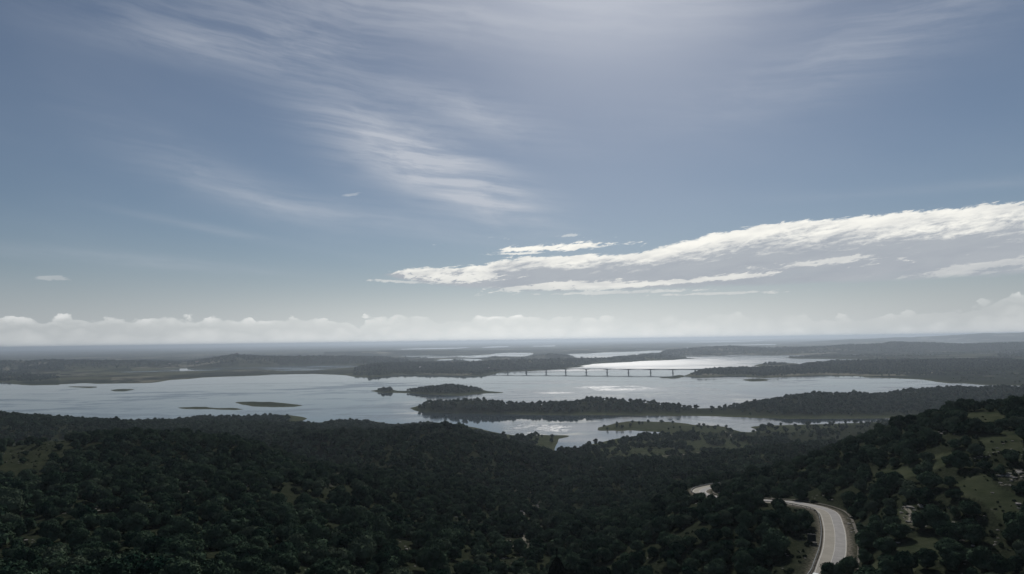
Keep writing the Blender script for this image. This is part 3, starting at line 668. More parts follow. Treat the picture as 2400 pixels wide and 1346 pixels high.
# scatter
def scatter(Y0, Y1, spacing, ulim=.88):
    """jittered grid in the world, a point about every spacing metres"""
    X0 = ulim * Y1; nx = int(2 * X0 / spacing); ny = max(1, int((Y1 - Y0) / spacing))
    ii, jj = np.meshgrid(np.arange(nx), np.arange(ny)); X = -X0 + (ii.ravel() + rng.random(nx * ny) * 2.2 - .6) * spacing; Y = Y0 + (jj.ravel() + rng.random(nx * ny) * 2.2 - .6) * spacing; Y = np.clip(Y, Y0, Y1)
    k = np.abs(X) < ulim * Y; return X[k], Y[k]
T = []   # X, Y, Z, radius, variety
def zone(Y0, Y1, sp, rad, dens_fn, kinds, sink=.12):
    X, Y = scatter(Y0, Y1, sp); Z = ground(X, Y); sdv = ground(X, Y, GSD); px, py, cl, gu = masks(X, Y, Z)
    keep = rng.random(len(X)) < dens_fn(X, Y, Z, sdv, px, py, cl, gu)
    keep &= (sdv < -3)
    X, Y, Z = X[keep], Y[keep], Z[keep]
    r = (rad[0] + (rad[1] - rad[0]) * rng.beta(1.2, 2.6, len(X)) * 1.55) * (1 + .45 * fbm(X / 38, Y / 38, 3, 31))
    rd, _ = road_near(X, Y); k = rd > r * .9 + 4.6
    T.append(np.stack([X[k], Y[k], Z[k] - sink * r[k], r[k], rng.choice(kinds, k.sum())], 1))
def d_near(X, Y, Z, sdv, px, py, cl, gu):
    n = fbm(X / 45, Y / 45, 3, 51)
    d = .84 + .9 * n + .5 * fbm(X / 17, Y / 17, 2, 57)
    right = (px > 1780) & (py < 1200) | (px > 2010)
    d = np.where(right, .74 + 1.0 * n, d)
    # the shaded slope under the road and the left hill are closed wood
    d = d * (1 - .93 * cl) * (1 - .5 * gu)
    rd, _ = road_near(X, Y); d = d * smooth(rd, 4, 9)
    d = np.where((px > 1670) & (px < 1850) & (py > 1166) & (py < 1187), d * .3, d)
    return np.where((px > 1835) & (px < 1930) & (py > 1176) & (py < 1218), 0, d)
zone(95, 250, 6.3, (2.4, 4.9), d_near, [0, 1, 2, 3, 4, 5])
zone(250, 620, 6.0, (2.5, 4.8), d_near, [0, 1, 2, 3, 4, 5])
def d_mid(X, Y, Z, sdv, px, py, cl, gu):
    n = fbm(X / 110, Y / 110, 3, 52)
    d = np.clip(.86 + .7 * n + .5 * fbm(X / 26, Y / 26, 2, 58), 0, 1)
    low = (Z < 32) & (px > 1250)
    d = np.where(low, np.clip(smooth(n, -.12, .22) * .9 * smooth(Z, 4, 9) + .03, 0, 1), d)
    d = np.where((-sdv < 40) & (Z < 6), .04 * (Y < 1650), d)
    right_field = (px > 1780) & (py < 1022) & (Y < 1620) & (Z < 14); d = np.where(right_field, .10, d)
    clump = smooth(fbm(X / 38, Y / 38, 2, 59), .02, .14)
    return d * (1 - cl) + cl * np.where(px > 1300, clump * .8 + .02, .06)
zone(620, 1950, 8.6, (3.6, 6.2), d_mid, [6, 7, 8, 9])
def d_pen(X, Y, Z, sdv, px, py, cl, gu):
    n = fbm(X / 70, Y / 70, 3, 53)
    d = np.clip(.75 + .6 * n, 0, 1) * smooth(Z, 3.0, 7.5)
    track = np.abs((px - 1645) - (py - 960) * .9) < 5; d = np.where(track & (Y < 2100) & (px > 1600), 0, d)
    d = np.where(Y > 2450, smooth(Z, 2.6, 5) * .95, d * .85)
    return np.where(Y < 1600, 0, np.where(Z < 2.5, 0, d))
zone(1600, 3300, 11.0, (4.4, 7.6), d_pen, [6, 7, 8, 9])
def d_far(X, Y, Z, sdv, px, py, cl, gu):
    n = fbm(X / 420, Y / 420, 4, 54)
    hill = smooth(Z, 12, 24)
    wood = ((px > 1590) & (px < 2380) & (Y < 5200)) | ((px > 800) & (px < 1560) & (Y < 6600))
    d = np.clip(smooth(n, -.05, .25) * .5 + .8 * hill + .75 * wood, 0, .95)
    d = np.where((px > 150) & (px < 860) & (Y < 6300), d * .22, d)
    grassr = (px > 2150) & (py > 868) & (n < .15); d = np.where(grassr, d * .12, d)
    return d * smooth(-sdv, 15, 60) * smooth(Z, 3, 5.5)
zone(3300, 5200, 13.0, (5.0, 8.5), d_far, [10, 11, 12], .2)
zone(5200, 9300, 27.0, (7.0, 11.0), d_far, [10, 11, 12], .3)
T = np.concatenate(T)
# a few trees the photograph sets apart
SOLO = [(2010,1320,5.2),(2085,1330,3.0),(2060,1262,4.2),(1930+100,1290,4.6),(1990,1345,3.4),(2060,1180,4.0),(1940,1352,3.2),(1965,1356,2.6),(1660,1050+105,3.4),(1716,1110+65,3.0),(2290,1015,4.4),(2180,1075+70,4.6),(2375,1085,3.4),(2250,1100,4.4)]
for px, py, r in SOLO:
    lo, hi = 90.0, 600.0   # march down the view line to the ground
    d = pdir(px, py); tt = np.linspace(80 / d[1], 620 / d[1], 1200); X = d[0] * tt; Y = d[1] * tt; Z = CZ + d[2] * tt
    g_ = ground(X, Y); k = np.argmax(Z < g_)
    rd, _ = road_near(X[k:k+1], Y[k:k+1])
    if rd[0] < r + 3.6 and py < 1340: continue
    T = np.concatenate([T, [[X[k], Y[k], g_[k] - .3, r, random.randrange(6)]]])
tpx, tpy = project(T[:, 0], T[:, 1], T[:, 2] + T[:, 3] * .8)
size_px = T[:, 3] * F / T[:, 1]
onscreen = (tpx > -size_px) & (tpx < 2400 + size_px) & (tpy < 1346 + size_px * .8)
# hidden behind a hill?
def seen(i):
    P = T[i]; top = P[2] + P[3] * 1.4; t = np.linspace(.35, .985, 60); X = P[0] * t; Y = P[1] * t; Z = CZ + (top - CZ) * t
    return np.all(ground(X, Y) < Z)
order = np.argsort(-size_px * onscreen); single = []
for i in order:
    if len(single) >= 300 or not onscreen[i]: break
    if T[i, 4] < 6 and seen(i): single.append(i)
rest = np.setdiff1d(np.arange(len(T)), single)
behind = (T[rest, 1] < 95); rest = rest[~behind]

WORDS = ['first','second','third','fourth','fifth','sixth','seventh','eighth','ninth','tenth','eleventh','twelfth','thirteenth','fourteenth','fifteenth','sixteenth','seventeenth','eighteenth','nineteenth','twentieth']
def ordw(k):
    if k < 20: return WORDS[k]
    tens = {2: 'twenty', 3: 'thirty', 4: 'forty', 5: 'fifty', 6: 'sixty', 7: 'seventy', 8: 'eighty', 9: 'ninety'}; k += 1
    if k % 10 == 0: return tens[k // 10][:-1] + 'ieth'
    return tens[k // 10] + '-' + WORDS[k % 10 - 1]
def region(i):
    px, py = tpx[i], tpy[i]; X, Y = T[i, 0], T[i, 1]
    rd, _ = road_near(np.array([X]), np.array([Y])); rd = rd[0]
    if px > 1985 and rd < 16: return 'road_in'
    if rd < 16 and px < 1985: return 'road_out'
    if px > 1990: return 'right_hi' if py < 1180 else ('right_mid' if py < 1270 else 'right_lo')
    if px > 1430: return 'below_hi' if py < 1270 else 'below_lo'
    if px > 1050: return 'mid'
    if px > 520: return 'cl_hi' if py < 1290 else 'cl_lo'
    return 'fl_hi' if py < 1290 else 'fl_lo'
PHR = {'road_in': 'beside the uphill edge of the road', 'road_out': 'just outside the roadside guardrail',
       'right_hi': 'high on the grassy right hillside', 'right_mid': 'halfway up the grassy right hillside', 'right_lo': 'at the foot of the grassy right hillside',
       'below_hi': 'on the wooded slope under the road', 'below_lo': 'low on the slope under the road',
       'mid': 'on the valley floor below the pale gully', 'cl_hi': 'on the left hillside towards the gully', 'cl_lo': 'at the bottom edge left of the gully',
       'fl_hi': 'on the dark far-left hillside', 'fl_lo': 'at the bottom of the dark far-left hillside'}
groups = {}
for i in single: groups.setdefault(region(i), []).append(i)
rot = rng.uniform(0, 2 * math.pi, len(T)); sz = rng.uniform(.85, 1.2, len(T))
for key, lst in groups.items():
    lst.sort(key=lambda i: tpx[i])
    for k, i in enumerate(lst):
        X, Y, Z, r, v = T[i]; v = int(v)
        e = empty('holm_oak', (X, Y, Z), rot[i])
        size = 'broad' if r > 4.0 else ('small' if r < 2.7 else 'round')
        tall = 'tall' if sz[i] > 1.1 else ('low' if sz[i] < .93 else 'dense')
        lab = f'{size} {tall} oak {PHR[key]}, {ordw(k)} from left'
        tag(e, lab, 'tree', 'holm oaks ' + PHR[key])
        c = bpy.data.objects.new('crown', NEARC[v]); COL.objects.link(c); c.parent = e; c.scale = (r, r, r * sz[i]); c.location = (0, 0, r * .18)
        t = bpy.data.objects.new('trunk', TR[i % 3]); COL.objects.link(t); t.parent = e; t.scale = (r / 3.4,) * 3

# ---- the woods as one instanced mass
def instancer(name, pts, meshes, label, cat):
    col = bpy.data.collections.new(name + '_kinds')
    for k, me in enumerate(meshes):
        o = bpy.data.objects.new(f'kind_{k:02d}', me); col.objects.link(o)
    me = bpy.data.meshes.new(name); n = len(pts); me.vertices.add(n); me.vertices.foreach_set('co', pts[:, :3].astype(np.float32).ravel())
    a = me.attributes.new('size', 'FLOAT_VECTOR', 'POINT'); a.data.foreach_set('vector', pts[:, 3:6].astype(np.float32).ravel())
    a = me.attributes.new('turn', 'FLOAT_VECTOR', 'POINT'); t = np.zeros((n, 3), np.float32); t[:, 2] = rng.uniform(0, 6.28, n); a.data.foreach_set('vector', t.ravel())
    a = me.attributes.new('pick', 'INT', 'POINT'); a.data.foreach_set('value', pts[:, 6].astype(np.int32))
    o = bpy.data.objects.new(name, me); COL.objects.link(o); tag(o, label, cat, kind='stuff')
    ng = bpy.data.node_groups.new(name, 'GeometryNodeTree')
    ng.interface.new_socket('Geometry', in_out='INPUT', socket_type='NodeSocketGeometry'); ng.interface.new_socket('Geometry', in_out='OUTPUT', socket_type='NodeSocketGeometry')
    N = ng.nodes; L = ng.links; gi = N.new('NodeGroupInput'); go = N.new('NodeGroupOutput'); ins = N.new('GeometryNodeInstanceOnPoints')
    ci = N.new('GeometryNodeCollectionInfo'); ci.inputs['Collection'].default_value = col; ci.inputs['Separate Children'].default_value = True; ci.inputs['Reset Children'].default_value = True
    def na(nm, ty): x = N.new('GeometryNodeInputNamedAttribute'); x.data_type = ty; x.inputs['Name'].default_value = nm; return x.outputs[0]
    mp = N.new('GeometryNodeMeshToPoints'); L.new(gi.outputs[0], mp.inputs[0]); L.new(mp.outputs[0], ins.inputs['Points'])
    L.new(ci.outputs[0], ins.inputs['Instance']); ins.inputs['Pick Instance'].default_value = True
    L.new(na('pick', 'INT'), ins.inputs['Instance Index']); L.new(na('size', 'FLOAT_VECTOR'), ins.inputs['Scale'])
    L.new(na('turn', 'FLOAT_VECTOR'), ins.inputs['Rotation']); L.new(ins.outputs[0], go.inputs[0])
    md = o.modifiers.new('scatter', 'NODES'); md.node_group = ng
    return o
q = T[rest]; lift = q[:, 3] * .12
pts = np.stack([q[:, 0], q[:, 1], q[:, 2] + lift, q[:, 3], q[:, 3], q[:, 3] * sz[rest], q[:, 4]], 1)
instancer('holm_oak_woodland', pts, NEARC + MIDC + FARC, 'dark evergreen oak woodland covering the hills, islands and far shores', 'woodland')

def build_shrubs():
    out = []
    for Y0, Y1, sp, rr in ((95, 260, 2.6, (.5, 1.3)), (260, 640, 4.0, (.8, 1.8)), (640, 1500, 11.0, (1.2, 2.4))):
        X, Y = scatter(Y0, Y1, sp); Z = ground(X, Y); sdv = ground(X, Y, GSD); px, py, cl, gu = masks(X, Y, Z); rd, _ = road_near(X, Y)
        d = np.clip(.42 + 1.3 * fbm(X / 14, Y / 14, 2, 91), 0, 1) * (1 - .35 * cl) * (1 - .5 * gu)
        d = np.where(Z < 20, d * .4, d)
        k = (rng.random(len(X)) < d) & (sdv < -30) & (rd > 6.2)
        r = rng.uniform(*rr, k.sum()) * np.where(cl[k] > 0, .6, 1); out.append(np.stack([X[k], Y[k], Z[k] - .25 * r, r, r, r * rng.uniform(.8, 1.3, k.sum()), rng.integers(0, 3, k.sum())], 1))
    # belt along the outside of the bend
    instancer('undergrowth', np.concatenate(out), SHR, 'low dark scrub filling the ground between the oaks', 'undergrowth')
build_shrubs()

# ------------------------------------------------------------------ road, markings, guardrail
def frames(C):
    Tn = np.gradient(C[:, :2], axis=0); Tn /= np.linalg.norm(Tn, axis=1)[:, None]; Nn = np.stack([Tn[:, 1], -Tn[:, 0]], 1)  # to the right of travel
    return Tn, Nn
RT, RN = frames(RC)
def ribbon(name, o1, o2, dz, mat, parent=None, i0=0, i1=None):
    C = RC[i0:i1]; N_ = RN[i0:i1]
    n = 5 if abs(o2 - o1) > 2 else 2; V = []; Fc = []
    for c, nn in zip(C, N_):
        for k in range(n):
            o = o1 + (o2 - o1) * k / (n - 1); V.append((c[0] + nn[0] * o, c[1] + nn[1] * o, c[2] + dz))
    for i in range(len(C) - 1):
        for k in range(n - 1): a = i * n + k; Fc.append((a, a + 1, a + n + 1, a + n))
    return mesh_obj(name, V, Fc, mat, parent)
def road_material():
    mt = bpy.data.materials.new('worn_asphalt'); mt.use_nodes = True; b = NB(mt.node_tree)
    p = b.n('ShaderNodeBsdfPrincipled'); out = b.n('ShaderNodeOutputMaterial'); b.t.links.new(p.outputs[0], out.inputs[0])
    g = b.n('ShaderNodeNewGeometry'); n1 = b.noise(g.outputs['Position'], .35, 5, .6); n2 = b.noise(g.outputs['Position'], 4, 4, .7)
    c = b.mix(b.ss(n1, .3, .7), (.255, .235, .196), (.305, .282, .236)); c = b.mix(b.ss(n2, .4, .75, 0, .35), c, (.20, .19, .175))
    b.put(p.inputs['Base Color'], c); p.inputs['Roughness'].default_value = .9; p.inputs['Specular IOR Level'].default_value = .12; return mt
M_ROAD = road_material()
M_LANE = mat_simple('newer_asphalt', (.222, .212, .200), .85, var=.12, scale=.4)
M_LINE = mat_simple('road_paint', (.40, .39, .36), .7, var=.22, scale=1.5)
M_STEEL = mat_simple('galvanised_steel', (.13, .14, .14), .5, .6, var=.2, scale=2)
M_GRAVEL = mat_simple('verge_gravel', (.12, .112, .095), .95, var=.4, scale=1.4, spec=.05)
road = ribbon('road', -3.45, 3.45, .02, M_ROAD); road['kind'] = 'structure'
ribbon('lane', .10, 3.0, .024, M_LANE, road)
ribbon('edge_line', -3.16, -3.02, .030, M_LINE, road); ribbon('edge_line', 3.02, 3.16, .030, M_LINE, road); ribbon('centre_line', -.06, .06, .030, M_LINE, road)
gut = ribbon('drainage_gutter', 6.2, 7.1, .10, M_GRAVEL, None, 20, 130); gut['kind'] = 'structure'

def guardrail():
    L = np.concatenate([[0], np.cumsum(np.linalg.norm(np.diff(RC, axis=0), axis=1))])
    root = empty('guardrail', tuple(RC[0])); tag(root, 'long steel guardrail on posts following the outer edge of the road', 'guardrail')
    o0 = Vector(RC[0]); off = -4.0
    pos = [Vector((c[0] + n[0] * off, c[1] + n[1] * off, c[2])) - o0 for c, n in zip(RC, RN)]
    prof = [(-.02, .42), (.05, .48), (-.02, .56), (.05, .64), (-.02, .74), (-.07, .74), (-.07, .42)]
    V = []; Fc = []; m_ = len(prof)
    for p, n in zip(pos, RN):
        for a, z in prof: V.append((p.x + n[0] * a * 1.4, p.y + n[1] * a * 1.4, p.z + z))
    for i in range(len(pos) - 1):
        for k in range(m_): Fc.append((i * m_ + k, i * m_ + (k + 1) % m_, (i + 1) * m_ + (k + 1) % m_, (i + 1) * m_ + k))
    mesh_obj('rail', V, Fc, M_STEEL, root)
    mb = MB(); mb.box((0, 0, .1), (.14, .1, 1.3)); mb.box((.10, 0, .58), (.12, .16, .24)); first = None
    s = 2.0
    while s < L[-1]:
        k = int(np.searchsorted(L, s)); k = min(k, len(pos) - 1); n = RN[k]
        if first is None: first = mb.obj('post', M_STEEL, root); o = first
        else: o = first.copy(); COL.objects.link(o); o.parent = root
        p = pos[k]; o.location = (p.x - n[0] * .22, p.y - n[1] * .22, p.z); o.rotation_euler = (0, 0, math.atan2(n[1], n[0])); s += 4.0
guardrail()

def hit(px, py, Y0=80, Y1=2500):
    d = pdir(px, py); tt = np.geomspace(Y0 / d[1], Y1 / d[1], 6000); X = d[0] * tt; Y = d[1] * tt; Z = CZ + d[2] * tt
    g_ = ground(X, Y); k = int(np.argmax(Z < g_)); return Vector((X[k], Y[k], g_[k]))

# ------------------------------------------------------------------ dark panel board on posts beside the guardrail
def panel_board():
    p = hit(1903, 1274); root = empty('notice_board', p, R(-20)); tag(root, 'dark square board on two posts standing just outside the guardrail', 'sign')
    mp = mat_simple('dark_board', (.022, .030, .034), .6, var=.3, scale=2); mf = mat_simple('board_frame', (.045, .05, .052), .5, .3)
    mb = MB(); mb.box((0, 0, 1.75), (2.3, .07, 2.0)); mb.obj('board', mp, root)
    for s in (-1, 1):
        mb = MB(); mb.box((s * .95, .1, 1.2), (.11, .11, 3.0)); mb.obj('post', mf, root)
    for z in (.71, 2.79):
        mb = MB(); mb.box((0, 0, z), (2.42, .12, .08)); mb.obj('frame_bar', mf, root)
    for s in (-1, 1):
        mb = MB(); mb.box((s * 1.19, 0, 1.75), (.08, .12, 2.0)); mb.obj('frame_bar', mf, root)
    mb = MB(); mb.box((0, .05, .25), (2.9, .5, .35)); mb.obj('kerb_block', mat_simple('pale_stone', (.20, .19, .17), .9), root)
panel_board()

# ------------------------------------------------------------------ white car at the very bottom
def car():
    k = int(np.argmin(np.abs(project(RC[:, 0], RC[:, 1], RC[:, 2])[1] - 1363))); c = RC[k]; n = RN[k]; t = RT[k]
    x, y = c[0] - n[0] * 1.75, c[1] - n[1] * 1.75
    root = empty('car', (x, y, c[2] + .03), math.atan2(t[1], t[0]) - math.pi / 2); tag(root, 'small white car driving in the outer lane at the bottom edge', 'car')
    paint = mat_simple('white_paint', (.78, .78, .76), .25, var=.03, spec=.5); dark = mat_simple('car_glass', (.02, .025, .03), .08, var=.1, spec=.6)
    red = mat_simple('tail_lamp_red', (.45, .02, .02), .3, var=.1); blk = mat_simple('tyre_rubber', (.025, .025, .025), .8); rim = mat_simple('rim', (.4, .4, .4), .4, .8)
    prof = [(-2.05, .30), (-2.10, .62), (-2.02, .92), (-1.30, 1.00), (1.02, .95), (1.75, .80), (2.05, .62), (2.08, .32)]
    V = []; Fc = []
    for s, w in ((-1, .86), (1, .86)):
        for yy, z in prof: V.append((s * w * (1 if z < .9 else .96), yy, z))
    n_ = len(prof); Fc.append(tuple(range(n_))[::-1]); Fc.append(tuple(range(n_, 2 * n_))); Fc += [(i, (i + 1) % n_, n_ + (i + 1) % n_, n_ + i) for i in range(n_)]
    body = mesh_obj('body', V, Fc, paint, root)
    b2 = body.modifiers.new('round', 'BEVEL'); b2.width = .07; b2.segments = 2
    def cab(y0, y1, y2, y3, z0, z1, w0, w1, name, mt):
        V = [(-w0, y0, z0), (w0, y0, z0), (w0, y3, z0), (-w0, y3, z0), (-w1, y1, z1), (w1, y1, z1), (w1, y2, z1), (-w1, y2, z1)]
        return mesh_obj(name, V, [(0, 3, 2, 1), (4, 5, 6, 7), (0, 1, 5, 4), (1, 2, 6, 5), (2, 3, 7, 6), (3, 0, 4, 7)], mt, root)
    cab(-1.95, -1.55, .25, 1.05, .93, 1.40, .80, .66, 'windows', dark)
    r = cab(-1.68, -1.55, .22, .36, 1.385, 1.47, .70, .62, 'roof', paint); bb = r.modifiers.new('round', 'BEVEL'); bb.width = .03; bb.segments = 2
    for s in (-1, 1):
        mb = MB(); mb.box((s * .70, -2.06, .74), (.24, .08, .22)); mb.obj('tail_light', red, root)
        mb = MB(); mb.box((s * .66, 2.00, .66), (.30, .10, .14)); mb.obj('headlight', mat_simple('lamp_glass', (.6, .6, .6), .1), root)
        mb = MB(); mb.box((s * .93, .72, 1.0), (.16, .12, .12)); mb.obj('mirror', paint, root)
        for yy in (-1.28, 1.30):
            w = MB(); w.tube([(s * .68, yy, .31), (s * .90, yy, .31)], [.31, .31], 18); wo = w.obj('wheel', blk, root)
            w = MB(); w.tube([(s * .895, yy, .31), (s * .915, yy, .31)], [.19, .19], 14); w.obj('rim', rim, wo)
    mb = MB(); mb.box((0, -2.10, .55), (.5, .03, .11)); mb.obj('number_plate', mat_simple('plate', (.6, .6, .55), .5), root)
car()

# ------------------------------------------------------------------ bridge
def bridge():
    conc = mat_simple('bridge_concrete', (.09, .095, .095), .85, var=.15, scale=.08)
    footpx = [1190, 1234, 1280, 1326, 1374, 1423, 1473, 1525, 1577, 1630]
    A = np.array(P0(1190, 872.4)); B = np.array(P0(1577, 874.7)); D = (B - A); D /= np.linalg.norm(D)
    def on_line(px, z=20):
        d = pdir(px, 872); # cross the view plane of that column with the line of the bridge
        u = d[0] / d[1]; t = (u * A[1] - A[0]) / (D[0] - u * D[1]); return t
    ts = [on_line(x) for x in footpx]
    end0 = ts[0] - 110; end1 = on_line(1700); ang = math.atan2(D[1], D[0]); zt = 22.6
    root = empty('road_bridge', (A[0], A[1], 0), ang); tag(root, 'long low concrete girder bridge on slender piers crossing the bright lake', 'bridge')
    nodes = [end0 - 60] + [end0] + ts + [end1]
    wd = 11.5
    for i in range(len(nodes) - 1):
        a, c = nodes[i], nodes[i + 1]; V = []; Fc = []; n = 10; h1 = 2.7; h2 = 5.6 if 0 < i < len(nodes) - 1 else 3.0
        for k in range(n + 1):
            s = k / n; x = a + (c - a) * s; q = (2 * s - 1) ** 2; dep = h1 + (h2 - h1) * q ** 1.3
            V += [(x, -wd / 2, zt), (x, wd / 2, zt), (x, wd / 2, zt - .6), (x, wd * .27, zt - .9), (x, wd * .24, zt - dep), (x, -wd * .24, zt - dep), (x, -wd * .27, zt - .9), (x, -wd / 2, zt - .6)]
        for k in range(n):
            for j in range(8): Fc.append((k * 8 + j, k * 8 + (j + 1) % 8, (k + 1) * 8 + (j + 1) % 8, (k + 1) * 8 + j))
        Fc += [tuple(range(8)), tuple(range(n * 8, n * 8 + 8))[::-1]]
        mesh_obj('girder_span', V, Fc, conc, root)
    for i, t in enumerate(ts):
        X = A[0] + D[0] * t; Y = A[1] + D[1] * t; g_ = float(ground(X, Y)[0]); z0 = min(g_, 0) - 1
        mb = MB(); hh = zt - 5.4 - z0; mb.box((t, 0, z0 + hh / 2), (5.6, 7.4, hh), 0, .86); p = mb.obj('pier', conc, root)
        mb = MB(); mb.box((t, 0, zt - 5.0), (5.2, 7.4, 1.3)); mb.obj('pier_cap', conc, p)
        mb = MB(); mb.box((t, 0, .9), (9.0, 13.0, 2.2)); mb.obj('footing', conc, p)
    for s in (-1, 1):
        mb = MB(); mb.box(((nodes[0] + nodes[-1]) / 2, s * (wd / 2 - .2), zt + .58), (nodes[-1] - nodes[0], .3, 1.15)); mb.obj('parapet', conc, root)
bridge()

# ------------------------------------------------------------------ tracks
def track(name, pxs, width, mat, lift=.10):
    P = [hit(*p) for p in pxs]; C = catmull([tuple(p) for p in P], 3.0); Tn, Nn = frames(C); V = []; Fc = []
    for i, (c, n) in enumerate(zip(C, Nn)):
        w = width * (.8 + .4 * random.random()) / 2
        for s in (-1, 0, 1):
            X, Y = c[0] + n[0] * w * s, c[1] + n[1] * w * s; V.append((X, Y, float(ground(X, Y)[0]) + lift))
    for i in range(len(C) - 1):
        for j in range(2): a = i * 3 + j; Fc.append((a, a + 1, a + 4, a + 3))
    o = mesh_obj(name, V, Fc, mat); o['kind'] = 'structure'; return o
M_TRACK = mat_simple('pale_track_earth', (.14, .13, .105), .95, var=.4, scale=.5, spec=.02)
track('path', [(1500, 1084), (1530, 1075), (1600, 1066), (1650, 1060), (1690, 1056)], 4.5, M_TRACK)
track('path', [(2118, 1190), (2128, 1196), (2134, 1205), (2133, 1222)], 1.1, M_TRACK)
track('path', [(1235, 1290), (1228, 1262), (1232, 1240), (1226, 1222)], 1.6, M_TRACK)
track('path', [(1262, 1174), (1275, 1168), (1288, 1156)], 1.6, M_TRACK)
track('path', [(1700, 1012), (1712, 1020), (1722, 1030)], 4.0, M_TRACK, .3)

# ------------------------------------------------------------------ rocks
M_ROCK = mat_simple('pale_schist', (.20, .19, .175), .9, var=.45, scale=.9, spec=.05)
def rock_mesh(seed):
    r = np.random.default_rng(seed); v, f = ICO1; q = v * (1 + .22 * r.standard_normal((len(v), 1))); q = q * (1.0, .75, .5); q[:, 2] = np.maximum(q[:, 2], -.25)
    me = bpy.data.meshes.new('rock'); me.from_pydata([tuple(a) for a in q], [], f); me.update(); me.materials.append(M_ROCK); return me
RK = [rock_mesh(100 + k) for k in range(6)]
SPOTS = [('in the pale gully in the valley middle', 'boulders in the gully', [(1240, 1165, 20, 14, 13), (1258, 1185, 16, 12, 14), (1226, 1200, 12, 14, 10), (1236, 1240, 12, 22, 14), (1262, 1200, 6, 18, 8), (1180, 1178, 18, 8, 6)], (.5, 1.5)),
         ('on the ridge end of the left hill', 'boulders on the left hill', [(725, 1078, 12, 5, 8), (770, 1125, 14, 10, 10), (695, 1076, 8, 4, 4)], (.7, 1.7)),
         ('beside the bare patch on the left slope', 'boulders on the left slope', [(575, 1142, 18, 6, 9), (480, 1110, 16, 8, 4), (610, 1155, 16, 7, 5)], (.5, 1.4)),
         ('in the road cutting below the right hill', 'boulders of the road cutting', [(1740, 1150, 40, 10, 16), (1690, 1150, 14, 8, 6), (1830, 1150, 26, 10, 8)], (.6, 1.8)),
         ('on the kerb side of the road below the bend', 'stones along the road', [(1976, 1330, 4, 14, 6), (1992, 1240, 5, 26, 8), (1992, 1212, 6, 10, 4)], (.3, .7)),
         ('scattered over the grassy right hillside', 'boulders on the right hillside', [(2370, 1120, 30, 18, 14), (2150, 1210, 24, 14, 8), (2240, 1275, 18, 14, 6), (2210, 1015, 12, 5, 4), (2390, 1190, 10, 8, 3), (2140, 1190, 30, 5, 5)], (.4, 1.3)),
         ('near the top of the dark left hill', 'boulders on the left hilltop', [(420, 1048, 36, 6, 8), (240, 1060, 40, 8, 3)], (.5, 1.3))]
import itertools
for where, grp, clusters, (s0, s1) in SPOTS:
    L = []
    for cx, cy, rx, ry, n in clusters:
        for _ in range(n):
            p = hit(random.gauss(cx, rx * .55), random.gauss(cy, ry * .55), 100, 1200); L.append(p)
    L = [p for p in L if road_near(np.array([p.x]), np.array([p.y]))[0][0] > 5.0]
    pxs = [float(project(np.array([p.x]), np.array([p.y]), np.array([p.z]))[0][0]) for p in L]
    for k, i in enumerate(np.argsort(pxs)):
        p = L[i]; o = bpy.data.objects.new('boulder', RK[random.randrange(6)]); COL.objects.link(o); s = random.uniform(s0, s1) * (.7 + p.y / 700)
        o.location = (p.x, p.y, p.z + .05 * s); o.rotation_euler = (0, 0, random.uniform(0, 6.28)); o.scale = (s, s * random.uniform(.7, 1.2), s * random.uniform(.6, 1.1))
        tag(o, f'{"large" if s > (s0 + s1) * .55 else "small"} pale boulder {where}, {ordw(k)} from left', 'boulder', grp)

def build_stones():
    out = []
    for Y0, Y1, sp in ((110, 330, 2.4), (330, 640, 4.2)):
        X, Y = scatter(Y0, Y1, sp); Z = ground(X, Y); px, py, cl, gu = masks(X, Y, Z); rd, _ = road_near(X, Y)
        n = fbm(X / 26, Y / 26, 3, 131); d = smooth(n, .16, .38) * .5 + gu * .5 + .015
        k = (rng.random(len(X)) < d) & (rd > 6.0); r = rng.uniform(.15, .62, k.sum()) * np.where(gu[k] > 0, 1.1, 1)
        out.append(np.stack([X[k], Y[k], Z[k] + r * .05, r, r * rng.uniform(.7, 1.3, k.sum()), r * rng.uniform(.6, 1.1, k.sum()), rng.integers(0, 6, k.sum())], 1))
    instancer('stones', np.concatenate(out), RK, 'loose pale stones strewn between the oaks and over bare ground', 'stones')
build_stones()

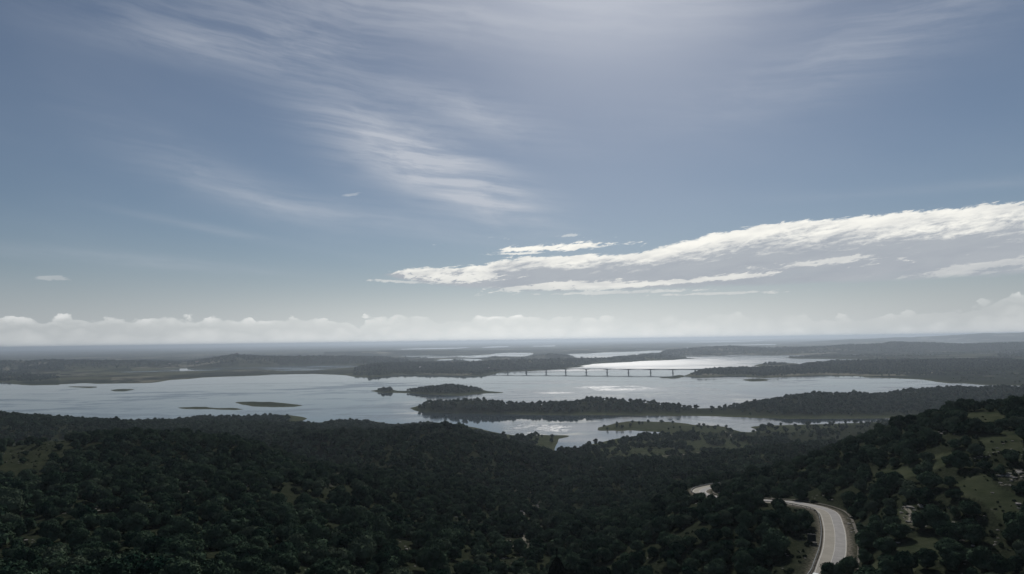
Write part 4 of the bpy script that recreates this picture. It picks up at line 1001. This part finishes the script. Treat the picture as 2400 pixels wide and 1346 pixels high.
# ------------------------------------------------------------------ cypress at the bottom edge
def cypress():
    P = hit(1306, 1420, 60); P = Vector(PY(1306, 1350, 205)); g_ = float(ground(P.x, P.y)[0]); top = PY(1306, 1288, 205)[2]; h = top - g_
    root = empty('cypress_tree', (P.x, P.y, g_)); tag(root, 'black pointed cypress rising from the bottom edge below the gully', 'tree')
    r = np.random.default_rng(5); V = []; Fc = []
    def rad(s): return 3.3 * (math.sin(min(1, s * 1.05 + .12) * math.pi) ** .55) * (1 - s) ** .25 if s < .98 else .25
    v0, f0 = ICO1
    for k in range(60):
        s = r.random() ** .9 * .94; t = r.uniform(0, 6.28); rr = rad(s) * .55; q = v0 * (rad(s) * .42 + .15) * (1 + .15 * r.standard_normal((len(v0), 1))); q[:, 2] *= 1.8; kk = len(V)
        V += [tuple(a) for a in q + (rr * math.cos(t), rr * math.sin(t), .8 + s * (h - 1.4))]; Fc += [tuple(i + kk for i in f) for f in f0]
    for k in range(2600):
        s = r.random(); t = r.uniform(0, 6.28); rr = rad(s) * r.uniform(.9, 1.08); p = np.array((rr * math.cos(t), rr * math.sin(t), .8 + s * (h - .8)))
        a = np.array((math.cos(t + r.uniform(-1.2, 1.2)), math.sin(t + r.uniform(-1.2, 1.2)), .2)); b_ = np.array((0, 0, 1.0)) + .4 * r.standard_normal(3); s_ = .2; kk = len(V)
        V += [tuple(p - a * s_ * .5), tuple(p + b_ * s_ * 1.4), tuple(p + a * s_ * .5), tuple(p - b_ * s_ * .6)]; Fc.append((kk, kk + 1, kk + 2, kk + 3))
    mesh_obj('crown', V, Fc, foliage_mat('cypress_foliage', (.010, .014, .011), (.010, .014, .011), (.018, .024, .018)), root)
    mb = MB(); mb.tube([(0, 0, -1), (0, 0, h * .5)], [.35, .12]); mb.obj('trunk', M_BARK, root)
cypress()

# ------------------------------------------------------------------ far buildings
def house(px, py, Y, w, d, h, label, rz=0.2, wallc=(.55, .53, .49), roof=True, cat='house'):
    X = PY(px, py, Y)[0]; g_ = float(ground(X, Y)[0]); root = empty('farmhouse' if roof else 'castle_tower', (X, Y, g_), rz); tag(root, label, cat)
    mw = mat_simple('limewash', wallc, .8, var=.1); mr = mat_simple('clay_tiles', (.20, .11, .075), .9, var=.3)
    mb = MB(); mb.box((0, 0, h / 2 - 1), (w, d, h + 2)); mb.obj('wall', mw, root)
    if roof:
        a, c = w / 2 + .4, d / 2 + .4; V = [(-a, -c, h), (a, -c, h), (a, c, h), (-a, c, h), (-a, 0, h + d * .28), (a, 0, h + d * .28)]
        mesh_obj('roof', V, [(0, 1, 5, 4), (2, 3, 4, 5), (0, 4, 3), (1, 2, 5), (0, 3, 2, 1)], mr, root)
        mb = MB(); mb.box((0, -d / 2 - .03, 1.1), (1.2, .1, 2.2)); mb.obj('door', mat_simple('door_wood', (.1, .07, .05), .7), root)
        for s in (-.3, .3):
            mb = MB(); mb.box((s * w, -d / 2 - .03, h * .55), (1.1, .1, 1.2)); mb.obj('window', mat_simple('dark_pane', (.03, .035, .04), .2), root)
        mb = MB(); mb.box((w * .25, d * .12, h + d * .22), (1.0, 1.0, 2.2)); mb.obj('chimney', mw, root)
    else:
        for sx in (-1, 1):
            for sy in (-1, 1):
                mb = MB(); mb.box((sx * (w / 2 - 1), sy * (d / 2 - 1), h + .9), (2, 2, 1.8)); mb.obj('battlement', mw, root)
    return root
house(985, 861, 4750, 15, 10, 7, 'tiny bright white farmhouse on the dark wooded promontory left of the bridge', wallc=(.8, .8, .78))
house(1146, 861, 4750, 11, 8, 6, 'tiny white cottage above the left end of the bridge', wallc=(.7, .7, .68))
house(555, 832, 7000, 26, 20, 26, 'square grey tower on top of the hill across the lake, far left', wallc=(.2, .19, .17), roof=False, cat='tower')
house(537, 834, 7000, 60, 22, 9, 'long low ruined wall block beside the hilltop tower', wallc=(.2, .19, .17), roof=False, cat='castle')
house(575, 834, 7000, 50, 20, 7, 'long low building right of the hilltop tower', wallc=(.24, .23, .2), roof=True)
house(462, 842, 6500, 30, 20, 14, 'grey farm building low on the shoulder left of the tower hill', wallc=(.3, .29, .27))
house(1060, 846, 6300, 26, 14, 7, 'pale farmhouse on the low headland between the far pools, beyond the promontory', wallc=(.6, .58, .55))
house(398, 842, 6300, 20, 11, 6, 'pale farm building on the plain left of the tower hill', wallc=(.38, .36, .33))
